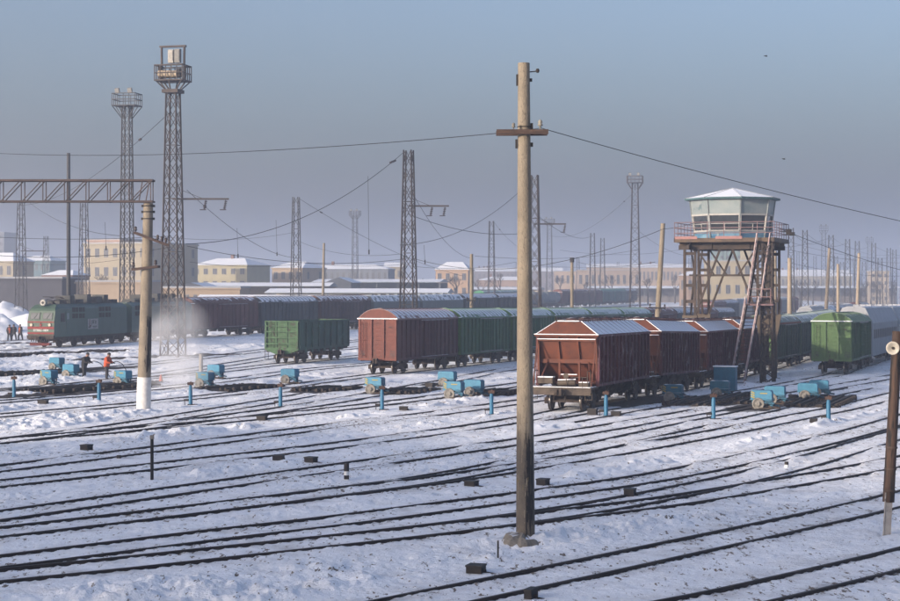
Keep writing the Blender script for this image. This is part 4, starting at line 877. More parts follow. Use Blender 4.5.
def mast(px, pyt, h, label, w0=1.7, w1=.75, plat=None, arm=None, rz=None, leg=.12, br=.055, panels=None, m=None, group='lattice masts standing over the yard', Yforce=None):
    Y = 100.0
    if Yforce: Y = Yforce
    else:
        for _ in range(60):
            zg = gz((px - CX) / F * Y, Y); Yn = (zg + h - EYE) * F / (HY - pyt); Y = .5 * Y + .5 * Yn
    X = (px - CX) / F * Y; zg = gz(X, Y)
    if Yforce: h = EYE + (HY - pyt) / F * Y - zg
    r = thing('lighting_mast' if plat else 'lattice_mast', label, 'mast', (X, Y, zg), R(-12 if rz is None else rz), group)
    if px > 780 and leg == .12: leg, br = .16, .07
    if w0 >= 1.75 and px != 173: w0 *= .8
    b = MB(); zz = h
    if plat: zz = h - plat * .46
    lat(b, zz, w0, w1, panels or max(8, int(h / 1.55)), leg, br, single=Y > 250); b.build('lattice_frame', m or MASTM, r)
    if plat:
        b = MB(); hw = w1 / 2 + .95; H2 = plat * .45; zb = h - H2
        N = 4
        Cn = [(-hw, -hw * .8), (hw, -hw * .8), (hw, hw * .8), (-hw, hw * .8)]
        for i in range(4):
            A_, B_ = Cn[i], Cn[(i + 1) % 4]
            for z_ in (zb, zb + H2 * .5, zb + H2): b.beam((*A_, z_), (*B_, z_), .09)
            for q in np.linspace(0, 1, 5)[:-1]: x_ = A_[0] + (B_[0] - A_[0]) * q; y_ = A_[1] + (B_[1] - A_[1]) * q; b.beam((x_, y_, zb), (x_, y_, zb + H2), .06)
            b.beam((*A_, zb), (A_[0] / hw * w1 / 2, A_[1] / hw * w1 / 2, zb - plat * .5), .09); b.beam(((A_[0] + B_[0]) / 2, (A_[1] + B_[1]) / 2, zb), ((A_[0] + B_[0]) / hw * w1 / 4, (A_[1] + B_[1]) / hw * w1 / 4, zb - plat * .5), .07)
        b.box((0, 0, zb - .02), (hw * 2, hw * 1.6, .06)); b.build('platform', m or MASTM, r)
        for q in (-.6, .5):
            f = MB(); f.box((q * hw, -hw * .6, zb + H2 + .35), (.5, .3, .5), rot=Matrix.Rotation(R(25), 3, 'X')); f.tube((q * hw, -hw * .6, zb + H2), (q * hw, -hw * .6, zb + H2 + .2), .04, n=5); f.build('floodlight', mat('floodlight_grey', (.35, .34, .32), (.25, .25, .24)), r)
    if arm:
        pya, pxa, ins = arm; za = EYE + (HY - pya) / F * Y - zg; xa = (pxa - px) * Y / F
        ao = MB(); ao.box((xa / 2, -.1, za), (abs(xa), .14, .16)); ao.beam((xa * .55, -.1, za), (0, -.1, za + abs(xa) * .22), .04)
        o = ao.build('bracket_arm', MASTR, r); o.rotation_euler = (0, 0, -r.rotation_euler.z)
        for p in ins:
            xi = (p - px) * Y / F; ib = MB(); 
            for k in range(5): ib.lathe([(.03, 0), (.13, -.04), (.13, -.09), (.03, -.13)], c=(xi - .03 * k, -.1, za - .15 - .15 * k), n=8)
            ib.tube((xi, -.1, za), (xi - .15, -.1, za - .95), .025, n=5); ib.box((xi - .25, -.1, za - .95), (.55, .08, .08)); q = ib.build('insulator', INS, o)
    return r, Y, h
# the big lighting mast, left
r, Y1, h1 = mast(173, 92, 22.0, 'tallest dark lattice mast with a caged work platform and loudspeakers, rising from the steam', w0=1.7, w1=.92, leg=.125, br=.05, panels=15, Yforce=150, arm=(199, 229, (206, 226)), m=MASTR, rz=-14)
s1 = Y1 / F; b = MB(); zb = h1 + .15; hw = 16.5 * s1 / 1.12; H2 = 15 * s1
b.box((0, 0, h1 + .05), (1.5, 1.5, .3))
for i in range(8):
    a = i * math.pi / 4; b.beam((.5 * math.cos(a), .5 * math.sin(a), h1), (hw * .95 * (1 if abs(math.cos(a)) > .5 else 0) * np.sign(math.cos(a)), hw * .75 * (1 if abs(math.sin(a)) > .5 else 0) * np.sign(math.sin(a)), h1 + 11 * s1), .10)
zb = h1 + 11 * s1
Cn = [(-hw, -hw * .8), (hw, -hw * .8), (hw, hw * .8), (-hw, hw * .8)]
for i in range(4):
    A_, B_ = Cn[i], Cn[(i + 1) % 4]
    for z_ in (zb, zb + H2 * .5, zb + H2): b.beam((*A_, z_), (*B_, z_), .11 if z_ != zb + H2 * .5 else .06)
    for q in np.linspace(0, 1, 6)[:-1]: x_ = A_[0] + (B_[0] - A_[0]) * q; y_ = A_[1] + (B_[1] - A_[1]) * q; b.beam((x_, y_, zb), (x_, y_, zb + H2), .07)
b.box((0, 0, zb), (hw * 2, hw * 1.6, .08)); b.build('platform', MASTR, r)
b = MB(); zt = EYE + (HY - 45) / F * Y1 - gz(-40, Y1)
for s in (-1, 1): b.tube((s * hw * .80, 0, zb), (s * hw * .83, 0, zt), .11, n=8); 
b.box((0, 0, zt), (hw * 1.9, .3, .16)); b.box((0, -.1, zb + H2 + .12), (hw * 1.5, .14, .14)); b.build('top_frame', MASTR, r)
for i, (q, hh, c_) in enumerate(((-.05, 1.15, (.50, .47, .42)), (.42, 1.2, (.30, .29, .27)))):
    b = MB(); b.box((q * hw, -.2, zb + H2 + .25 + hh / 2), (.5, .4, hh)); b.box((q * hw, -.42, zb + H2 + .3 + hh / 2), (.4, .05, hh * .8)); b.tube((q * hw, -.1, zb + H2), (q * hw, -.1, zb + H2 + .4), .05, n=6); b.build('loudspeaker_box', mat('speaker_pale%d' % i if False else ('speaker_pale' if i == 0 else 'speaker_grey'), c_, tuple(v * .7 for v in c_), scale=5), r)
b = MB(); b.tube((-hw * .85, -.6, zb + .62), (hw * .5, -.6, zb + .55), .30, n=14); b.tube((-hw * .85, .3, zb + .55), (hw * .45, .3, zb + .55), .25, n=12)
b.build('flood_tube', mat('lamp_housing_cream', (.62, .50, .34), (.45, .36, .26), scale=4, rough=.45), r)
b = MB(); b.box((-hw * .72, -.5, zb + .7), (.25, .4, 1.0)); b.build('control_box', BLACK, r); b = MB(); b.box((hw * .65, -.5, zb + .65), (.35, .5, .7)); b.build('control_box', BLACK, r)
mast(127, 94, 28, 'grey lattice mast with a square railed platform, second tallest, behind the gantry', w0=1.35, w1=.85, plat=3.0, m=mat('mast_grey', (.10, .095, .09), (.075, .07, .068)), leg=.115, br=.048)
mast(84, 203, 20, 'plain lattice mast between the steel pole and the platform mast', w0=1.6, w1=.9)
mast(21, 202, 20, 'plain lattice mast at the left edge with a small side bracket', w0=1.6, w1=.8, arm=(251, 46, (44,)))
mast(296, 197, 20, 'plain lattice mast over the grey boxcar, right of the tallest mast', w0=1.9, w1=.85)
mast(355, 211, 28, 'small far mast with a lamp platform above the blue-roofed sheds', w0=2.2, w1=1.2, plat=2.6)
mast(408.5, 150, 20, 'dark lattice mast with a long bracket arm behind the brick-red boxcar', w0=1.9, w1=.75, leg=.11, br=.05, m=MASTR, arm=(206, 449, (432, 445)), rz=-16)
mast(491.5, 221, 20, 'plain lattice mast just left of the tall foreground pole', w0=1.9, w1=.9)
mast(534.5, 175, 20, 'lattice mast with a bracket arm close behind the tall foreground pole', w0=1.9, w1=.75, arm=(224, 566, (565,)), m=MASTR)
mast(549.5, 219, 28, 'far mast with a round lamp platform right of the foreground pole', w0=2.6, w1=1.3, plat=2.6)
mast(592.5, 233, 20, 'left of two slim far masts above the far maroon boxcars', w0=2.0, w1=1.0)
mast(602.5, 238, 20, 'right and shorter of two slim far masts above the far maroon boxcars', w0=2.0, w1=1.0)
mast(635, 176, 28, 'tapering mast with a boxy lamp platform, left of the leaning pole', w0=2.6, w1=1.1, plat=2.9, m=MASTR)
mast(725, 242, 20, 'lattice mast seen between the legs under the watchtower platform', w0=2.0, w1=1.0)
mast(791, 228, 20, 'lattice mast right beside the watchtower railing', w0=1.9, w1=.9)
mast(805, 230, 20, 'lattice mast midway between the watchtower and the round-topped mast', w0=1.9, w1=.9)
mast(823.7, 226, 28, 'round-topped lamp mast, the taller of the two on the right', w0=2.4, w1=1.3, plat=3.6)
mast(831, 235, 20, 'lattice mast close on the right of the taller round-topped mast', w0=1.9, w1=1.0)
mast(847.6, 239, 20, 'lattice mast standing between the two round-topped lamp masts', w0=2.0, w1=1.0)
mast(857.3, 241, 20, 'slim mast directly behind the rightmost cream pole', w0=2.0, w1=1.0)
mast(869.5, 238, 28, 'round-topped lamp mast, the shorter and rightmost of the two', w0=3.0, w1=1.6, plat=3.6)
mast(873.7, 243, 20, 'slim mast overlapping the shorter round-topped lamp mast', w0=2.0, w1=1.0)
mast(888.8, 248, 20, 'taller of the last two far masts by the right edge', w0=2.0, w1=1.1)
mast(894.5, 249.5, 20, 'last far mast by the right edge', w0=2.0, w1=1.1)
for i_, (px_, py_, h_, lb_) in enumerate([(699, 262, 16, 'faint far mast just left of the watchtower legs'), (752, 250, 18, 'faint mast framed by the right tower legs'), (798, 252, 18, 'faint far mast right behind the nearer right-side mast'), (836, 256, 16, 'faint far mast left of the shortest cream pole'), (842, 262, 14, 'very faint low mast beside the shortest cream pole'), (852, 258, 16, 'faint far mast just left of the rightmost cream pole'), (864, 262, 14, 'very faint mast before the shorter round-topped mast'), (618, 262, 16, 'faint far mast between the slim pair and the boxy-topped mast'), (578, 258, 16, 'faint far mast by the short dark-capped pole'), (517, 262, 16, 'faint far mast just left of the foreground pole'), (690, 258, 16, 'faint far mast right of the leaning pole'), (46, 236, 18, 'faint mast between the left-edge mast and the steel pole')]):
    mast(px_, py_, h_, lb_, w0=1.6, w1=.8, leg=.1, br=.045)
mast(815, 256, 18, 'faint far mast between two nearer masts, over the long snowy hall', w0=2.0, w1=1.1)
mast(880, 258, 16, 'faint low mast before the pale block at the far right', w0=2.0, w1=1.1)
# ================================================================== watchtower
TY = 124.0; TX = (732.5 - CX) / F * TY; zg = gz(TX, TY); k_ = TY / F
tw = thing('watchtower', 'octagonal glazed yard control tower on tall braced rusty steel legs', 'watchtower', (TX, TY, zg), R(-19.2))
LEG = mat('tower_steel', (.085, .060, .045), (.04, .032, .028), scale=1.5, c3=(.17, .085, .05), t3=.66, s3=2)
GUS = mat('tower_gusset', (.14, .11, .08), (.10, .075, .055), scale=2)
zp = EYE + (HY - 239) * k_ - zg; a_ = 2.62
for (sx, sy) in ((-1, -1), (1, -1), (1, 1), (-1, 1)):
    b = MB(); cx2, cy2 = sx * a_, sy * a_; w_ = .38; zf = 4.6
    for dx in (-.38, .38): b.beam((cx2 + dx, cy2, zf), (cx2 + dx, cy2, zp - .5), .17, .2)
    for z_ in np.arange(zf + .2, zp - .6, 1.15): b.box((cx2, cy2, z_), (.76, .12, .22))
    b.beam((cx2 - .13, cy2, 0), (cx2 - .13, cy2, zf), .16); b.beam((cx2 + .13, cy2, 0), (cx2 + .13, cy2, zf), .16)
    for z_ in np.arange(.5, zf - 1, .6): b.beam((cx2 - .13, cy2, z_), (cx2 + .13, cy2, z_ + .4), .06)
    b.box((cx2, cy2, 0), (.8, .8, .5)); b.build('leg', LEG, tw)
    b = MB(); b.add([(cx2 - .55, cy2 - .12, zf + .35), (cx2 + .55, cy2 - .12, zf + .35), (cx2 + .2, cy2 - .12, zf - 1.7), (cx2 - .2, cy2 - .12, zf - 1.7), (cx2 - .55, cy2 + .12, zf + .35), (cx2 + .55, cy2 + .12, zf + .35), (cx2 + .2, cy2 + .12, zf - 1.7), (cx2 - .2, cy2 + .12, zf - 1.7)], [(0, 1, 2, 3), (7, 6, 5, 4), (0, 4, 5, 1), (3, 2, 6, 7), (0, 3, 7, 4), (1, 5, 6, 2)]); b.build('gusset', GUS, tw)
def braces(side):
    b = MB(); f = lambda u, z_: ((u, side * a_, z_))
    zt = zp - .55; zm = zp - 2.9
    b.box((0, side * a_, zp - .65), (2 * a_ + 1.6, .18, .32)); b.box((0, side * a_, zm + .25), (2 * a_, .10, .12))
    for s in (-1, 1):
        b.beam(f(s * .35, zt), f(s * (a_ - .4), 5.0), .14); b.beam(f(s * (a_ - .4), zt - .1), f(s * .85, zm + .25), .11); b.beam(f(s * (a_ - .9), zt), f(s * 1.0, zt - .0), .3, .5)
        b.box(f(s * .6, zt + .05), (.9, .14, .42)); b.box(f(s * (a_ - .25), zt + .0), (1.0, .14, .5))
    return b
for sd_ in (-1, 1): braces(sd_).build('bracing', LEG, tw)
for sd_ in (-1, 1):
    o = braces(sd_).build('bracing', LEG, tw); o.rotation_euler = (0, 0, R(90)); 
b = MB(); hp = 3.55
b.box((0, 0, zp - .2), (2 * hp, 2 * hp, .16)); b.box((0, 0, zp - .38), (2 * hp - .3, .22, .3)); b.box((0, 2.4, zp - .38), (2 * hp - .3, .2, .3)); b.box((0, -2.4, zp - .38), (2 * hp - .3, .2, .3))
for s in (-1, 1): b.box((s * hp, 0, zp - .15), (.08, 2 * hp + .08, .3)); b.box((0, s * hp, zp - .15), (2 * hp + .08, .08, .3), 0)
b.build('deck', [mat('deck_edge', (.16, .11, .07), (.08, .06, .05), scale=2, snow=1.3)], tw)
b = MB()
for (x0_, x1_) in ((-3.5, -1.9), (-.6, 1.3)): b.box(((x0_ + x1_) / 2, -hp - .06, zp + .02), (x1_ - x0_, .03, .2))
b.build('kick_board', mat('faded_pink', (.42, .22, .20), (.34, .19, .18), scale=3), tw)
RAILP = mat('rail_pink', (.30, .18, .18), (.22, .15, .15), scale=3)
for i in range(4):
    b = MB(); M_ = Matrix.Rotation(R(90 * i), 4, 'Z')
    for zz in (.35, .72, 1.12): b.tube((-hp, -hp, zp + zz), (hp, -hp, zp + zz), .028, n=6, M=M_)
    for q in np.linspace(-hp, hp, 7): b.tube((q, -hp, zp - .1), (q, -hp, zp + 1.12), .026, n=6, M=M_)
    b.build('railing', RAILP, tw)
# cabin: octagon flaring outward
def octp(r_, z_, off=22.5): return [(r_ * math.cos(R(off + 45 * i)), r_ * math.sin(R(off + 45 * i)), z_) for i in range(8)]
rb, rt_ = 2.72, 3.12; zc0 = zp - .1; zc3 = EYE + (HY - 199) * k_ - zg; zc1 = zc0 + .62; zc2 = zc0 + (zc3 - zc0) * .60
def rr_(z_): return rb + (rt_ - rb) * (z_ - zc0) / (zc3 - zc0)
off = 22.5 + 19.2 - 21.5
b = MB()
def band(za, zb_, m, inset=0.0, skip=()):
    A_ = octp(rr_(za) - inset, za, off); B_ = octp(rr_(zb_) - inset, zb_, off)
    for i in range(8):
        if i in skip: continue
        j = (i + 1) % 8; b.add([A_[i], A_[j], B_[j], B_[i]], [(0, 1, 2, 3)], m)
b2 = MB()
band(zc0, zc1, 0); band(zc2, zc3, 1); b.add(octp(rr_(zc0) - .02, zc0 + .01, off), [tuple(range(8))], 0)
b.build('cabin_wall', [mat('cabin_blue', (.07, .20, .34), (.18, .32, .42), scale=.9, c3=(.3, .38, .42), t3=.6, s3=1), mat('cabin_metal', (.34, .37, .37), (.24, .30, .31), scale=.9, rough=.5, metal=.1, c3=(.10, .18, .20), t3=.62, s3=.7)], tw)
for i in range(8):
    A_ = [Vector(q) for q in octp(rr_(zc1), zc1, off)]; B_ = [Vector(q) for q in octp(rr_(zc2), zc2, off)]; j = (i + 1) % 8
    b = MB(); P4 = [A_[i], A_[j], B_[j], B_[i]]; C_ = sum(P4, Vector()) / 4
    for p, q in zip(P4, P4[1:] + P4[:1]): b.beam(p.lerp(C_, .02), q.lerp(C_, .02), .13)
    nI = (Vector((C_.x, C_.y, 0)).normalized())
    fr = b.build('window', mat('window_white', (.50, .49, .46), (.40, .39, .37), scale=3), tw)
    b = MB(); b.add([p.lerp(C_, .06) - nI * .05 for p in P4], [(0, 1, 2, 3)], 0)
    b.build('pane', glass('tower_pane', (.05, .06, .07), .08), fr)
    b = MB(); p, q = P4[0].lerp(P4[3], .45), P4[1].lerp(P4[2], .45); b.beam(p, q, .05); b.beam((P4[0] + P4[1]) / 2, (p + q) / 2, .05); b.build('glazing_bar', mat('window_white', (.5, .49, .46)), fr)
b = MB()
for i in range(8):
    A_ = octp(rr_(zc0) + .02, zc0, off)[i]; B_ = octp(rr_(zc3) + .02, zc3, off)[i]; b.beam(A_, B_, .09)
b.build('corner_post', mat('corner_grey', (.30, .34, .35), (.2, .22, .22)), tw)
zpk = EYE + (HY - 188) * k_ - zg; b = MB(); E_ = octp(rt_ + .38, zc3 + .02, off); E2 = octp(rt_ + .38, zc3 - .12, off)
for i in range(8):
    j = (i + 1) % 8; b.add([E_[i], E_[j], (0, 0, zpk)], [(0, 1, 2)], 0); b.add([E2[i], E2[j], E_[j], E_[i]], [(0, 1, 2, 3)], 1); 
    b.beam(Vector(E_[i]), Vector((0, 0, zpk)), .06, .05, 0)
b.add(E2, [tuple(range(8))], 1); b.build('roof', [mat('tower_roof', (.30, .31, .33), (.22, .23, .25), scale=1.2, snow=1.12), mat('fascia_teal', (.08, .16, .17), (.05, .10, .11))], tw)
b = MB(); b.tube((hp - .1, -.6, zp + .5), (hp + .55, -.9, zp + .45), .04, n=6); b.box((hp + .65, -.95, zp + .45), (.35, .35, .4)); b.box((hp + .9, -1.05, zp + .3), (.35, .3, .25)); b.build('floodlight', BLACK, tw)
# stairs: two flights and a trellis support
inv = tw.matrix_basis.inverted() if False else None
def W2T(p): q = Matrix.Rotation(R(19.2), 3, 'Z') @ (Vector(p) - Vector((TX, TY, zg))); return q
top = W2T(PD(764, 241, TY - 4.2)); mid = W2T(PD(755, 303, TY - 5.2)); g = G(738, 386.5); bot = W2T((g.x, g.y, g.z))
def flight(a, c, name):
    a = Vector(a); c = Vector(c); d = (c - a); sidev = Vector((d.y, -d.x, 0)).normalized() * .42 if (abs(d.x) + abs(d.y)) > .3 else Vector((.42, 0, 0))
    dx = Vector((math.cos(R(19.2)), math.sin(R(19.2)), 0)) * .42; sidev = dx; b = MB(); up = Vector((0, 0, .85))
    for s in (-1, 1): b.beam(a + sidev * s, c + sidev * s, .08, .2)
    n_ = int(abs(d.z) / .24)
    for k in range(n_ + 1): p = a.lerp(c, k / n_); b.box(p, (.84, .24, .04), rot=Matrix.Rotation(R(19.2), 3, 'Z'))
    fl = b.build(name, LEG, tw); b = MB(); off_ = Vector((0, -.28, .55))
    for s in (-1, 1):
        b.beam(a + sidev * s * 1.1 + off_, c + sidev * s * 1.1 + off_, .07); b.beam(a + sidev * s * 1.1 + off_ * .5, c + sidev * s * 1.1 + off_ * .5, .045)
        for k in range(0, n_, 2): p = a.lerp(c, k / n_) + sidev * s * 1.05; b.beam(p, p + off_, .04)
    b.build('handrail', mat('handrail_pale', (.42, .26, .24), (.55, .50, .50), scale=2.5), fl); return fl
flight(mid, top, 'stair_flight'); flight(bot, mid + Vector((-.15, 0, -.1)), 'stair_flight')
b = MB(); mc = mid + Vector((.3, .5, -.12)); b.box(mc, (1.7, 1.3, .12), rot=Matrix.Rotation(R(19.2), 3, 'Z'))
for dx in (-.8, .8):
    for dy in (-.6, .6): b.beam(mc + Vector((dx, dy, 0)), mc + Vector((dx, dy, 1.1)), .05)
for z_ in (.55, 1.1): b.beam(mc + Vector((-.8, -.6, z_)), mc + Vector((.8, -.6, z_)), .05); b.beam(mc + Vector((.8, -.6, z_)), mc + Vector((.8, .6, z_)), .05); b.beam(mc + Vector((-.8, .6, z_)), mc + Vector((.8, .6, z_)), .05)
b.build('landing', RAILP, tw)
b = MB(); ts = mid + Vector((.75, .9, 0)); lat(b, mid.z, .85, .8, 9, .12, .07, cx=ts.x, cy=ts.y); lat(b, zp - .4, .7, .7, 7, .08, .045, z0=mid.z, cx=ts.x, cy=ts.y); b.build('stair_trestle', LEG, tw)
# ================================================================== yard equipment
def retarder_drive(px, py, rz, label, striped=True, col=None, s=1.0):
    g = G(px, py); r = thing('retarder_drive', label, 'track machine', (g.x, g.y, gh(g.x, g.y)), R(rz), 'blue track machines among the rail brakes')
    b = MB(); w_, d_, z_ = 1.18, .62, .60
    b.prism([(-w_ / 2, z_), (-w_ / 2, z_ + .38), (-w_ / 2 + .08, z_ + .46), (w_ / 2 - .08, z_ + .46), (w_ / 2, z_ + .38), (w_ / 2, z_)], -d_ / 2, d_ / 2); b.box((0, 0, z_ - .04), (w_ + .06, d_ + .06, .06)); b.build('cover', col or BLUEL, r)
    if striped:
        for e in (-1,):
            b = MB()
            for k in range(3): b = MB(); b.box((-w_ / 2 + .13, -d_ / 2 - .008, z_ + .08 + k * .13), (.22, .012, .06), 0, rot=Matrix.Rotation(R(28), 3, 'Y')); b.build('warning_stripe', YEL, r); b = MB(); b.box((-w_ / 2 - .008, -.1 + 0, z_ + .10 + k * .12), (.012, .4, .055), 0); b.build('warning_stripe', YEL, r)
            b = MB(); b.box((.15, -d_ / 2 - .006, z_ + .3), (.42, .01, .05), 0); b.build('warning_stripe', YEL, r)
    b = MB(); b.lathe([(.09, -.12), (.12, -.12), (.13, -.06), (.24, -.06), (.28, -.10), (.33, -.10), (.34, -.06), (.34, .08), (.28, .12), (.12, .15)], c=(-.16, -.34, .32), n=22, axis=(-.25, 1, 0)); b.tube((-.16, -.46, .32), (-.12, .3, .32), .10, n=10); b.build('drum', DRUM, r)
    b = MB(); b.box((.32, -.1, .45), (.5, .3, .25)); b.tube((.1, -.25, .4), (.75, -.3, .35), .06, n=8); b.tube((.3, 0, .3), (.95, .1, .22), .05, n=8); b.box((.55, -.05, .25), (.16, .16, .5)); b.tube((-.5, .1, .5), (.6, .1, .5), .05, n=6); b.box((-.48, -.05, .4), (.1, .4, .3)); b.tube((.62, -.3, .15), (.62, -.3, .6), .03, n=5); b.box((.45, -.32, .52), (.3, .1, .1)); b.build('motor', mat('motor_blue', (.06, .22, .34), (.03, .06, .09), scale=5), r)
    b = MB()
    for sx in (-.5, .5):
        for sy in (-.0, .24): b.box((sx, sy, .31), (.06, .06, .62))
    b.box((0, 0, .06), (1.3, .8, .12)); b.tube((.4, -.2, .18), (1.1, -.4, .1), .045, n=6); b.build('stand', UNDER, r); r.scale = (.9, .9, .92)
    return r
md = [(57, 371.5, -35, 'blue covered track machine, rearmost of the left three by the dark-clad worker', False, BLUEL),
 (71, 379.5, -35, 'plain blue track machine right next to the dark-clad worker', False, BLUEL),
 (49, 386.5, -38, 'striped blue track machine, frontmost of the left three', True, BLUEL),
 (123, 387, -36, 'striped blue track machine left of the whitewashed pole foot', True, BLUEL),
 (205, 389, -36, 'striped blue track machine right of the whitewashed pole foot', True, BLUEL),
 (216, 380, -34, 'pale blue track machine blurred by the steam', False, BLUEL),
 (290, 385, -28, 'blue track machine alone below the open green wagon', False, BLUEL),
 (375, 395, -24, 'striped blue track machine below the brick-red boxcar', True, BLUEL),
 (447.5, 388, -24, 'plain blue track machine, rear one of three below the green boxcar', False, BLUEL),
 (454, 400, -24, 'striped blue track machine, front left of three below the green boxcar', True, BLUEL),
 (474, 398, -24, 'plain blue track machine, front right of three below the green boxcar', False, BLUEL),
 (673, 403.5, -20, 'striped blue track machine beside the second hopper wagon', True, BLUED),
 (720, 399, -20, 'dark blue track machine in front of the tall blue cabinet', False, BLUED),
 (762, 410.5, -20, 'striped blue track machine, front one right of the blue cabinet', True, BLUEL),
 (775, 405.5, -20, 'plain blue track machine, rear one right of the blue cabinet', False, BLUEL),
 (808, 402, -18, 'blue track machine, left of the pair before the bright green boxcar', False, BLUEL),
 (819, 398.5, -18, 'blue track machine, right of the pair before the bright green boxcar', False, BLUEL)]
for a in md: retarder_drive(*a)
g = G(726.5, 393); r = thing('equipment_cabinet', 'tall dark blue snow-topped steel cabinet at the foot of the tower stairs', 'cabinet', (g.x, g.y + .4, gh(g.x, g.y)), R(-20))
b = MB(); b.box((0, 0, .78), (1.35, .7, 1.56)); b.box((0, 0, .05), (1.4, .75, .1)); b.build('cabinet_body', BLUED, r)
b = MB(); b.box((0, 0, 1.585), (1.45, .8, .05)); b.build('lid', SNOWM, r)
for q in (-.33, .33):
    b = MB(); b.box((q, -.36, .8), (.62, .02, 1.4)); b.box((q + .22 * (1 if q < 0 else -1), -.38, .85), (.03, .03, .16)); b.build('door', BLUED, r)
def signal_post(px, py, label, hgt=1.15, lean=0):
    g = G(px, py); r = thing('blue_post', label, 'post', (g.x, g.y, gh(g.x, g.y)), R(random.uniform(-15, 15)), 'short blue posts along the sidings')
    b = MB(); b.lathe([(.105, -.1), (.105, .25), (.10, .27), (.095, hgt - .22), (.08, hgt - .18), (.07, hgt - .08)], n=14); b.build('post_tube', BLUEP, r)
    b = MB(); b.box((0, 0, hgt - .02), (.28, .2, .13)); b.tube((-.16, 0, hgt + .0), (.16, 0, hgt), .07, n=8); b.tube((0, 0, hgt), (.03, 0, hgt + .1), .05, n=6); b.build('head', mat('rusty_head', (.12, .06, .04), (.05, .035, .03), scale=6), r)
    b = MB(); b.box((-.22, 0, .28), (.24, .16, .10)); b.tube((-.3, 0, 0), (-.3, 0, .28), .02, n=5); b.box((.1, 0, .03), (.5, .3, .06)); b.build('pedal', BLACK, r); r.rotation_euler[1] = R(lean)
for a in [(14, 399.5, 'leftmost short blue post at the picture edge'), (99, 403.5, 'short blue post in front of the two working men'), (190.5, 406.5, 'short blue post right of the whitewashed pole foot'), (280.5, 408.5, 'short blue post below the open green wagon'), (382, 411.5, 'short blue post below the brick-red boxcar'), (491.5, 416.5, 'short blue post just left of the tall foreground pole'), (606, 418, 'short blue post beside the nearest hopper wagon'), (713.5, 421, 'short blue post in front of the dark blue machine and cabinet'), (828.5, 424, 'rightmost short blue post below the bright green boxcar')]: signal_post(*a)
def rail_brake(px, py, heading, ln, label):
    g = G(px, py); r = thing('rail_brake', label, 'rail brake', (g.x, g.y, gz(g.x, g.y)), R(-heading), 'dark rail brakes between the rails')
    bm_ = mat('brake_iron', (.055, .040, .032), (.025, .02, .018), scale=4, c3=(.16, .10, .06), t3=.64, s3=4)
    for s in (-1, 1):
        b = MB()
        for q, zz, ww in ((.20, .22, .14), (-.20, .22, .14), (.42, .14, .12)): b.box((s * (.76 + q), 0, zz), (ww, ln, .16))
        for k in range(int(ln / .75)): b.box((s * .8, -ln / 2 + .4 + k * .75, .12), (1.15, .2, .18)); b.lathe([(.12, 0), (.12, .16), (.07, .2)], c=(s * 1.3, -ln / 2 + .4 + k * .75, .12), n=8)
        for q in (-.22, .22): b.add([(s * .76 + q - .07, ln / 2, .14), (s * .76 + q + .07, ln / 2, .14), (s * .76 + q + .07, ln / 2, .30), (s * .76 + q - .07, ln / 2, .30), (s * .76 + q * 1.9, ln / 2 + .8, .14), (s * .76 + q * 1.9, ln / 2 + .8, .26)], [(0, 1, 2, 3), (1, 4, 5, 2), (0, 3, 5, 4), (3, 2, 5), (0, 4, 1)])
        b.build('brake_beam', bm_, r)
    b = MB()
    for k in range(int(ln / 1.5)): b.box((0, -ln / 2 + .8 + k * 1.5, .06), (2.9, .24, .14))
    b.build('cross_sleeper', UNDER, r)
for a in [(28, 375.5, 38, 8, 'rail brake at the far left behind the blue machines'), (88, 391, 38, 8, 'rail brake at the feet of the two workers'), (238, 390.5, 34, 4.5, 'rail brake right of the steam-blurred machine'), (324, 392, 28, 3.5, 'rail brake between the green wagon and the brick-red boxcar'), (404, 394, 25, 3.5, 'rail brake between the machines below the brick-red boxcar'), (497, 395, 25, 3.5, 'rail brake just left of the tall foreground pole'), (743, 401.5, 21, 8, 'rail brake in front of the tower stairs'), (822, 404.5, 21, 8, 'broad rail brake before the bright green boxcar'), (700, 405, 22, 6, 'rail brake beside the dark blue machine'), (15, 357, 40, 12, 'long brake below the locomotive cab')]: rail_brake(*a)
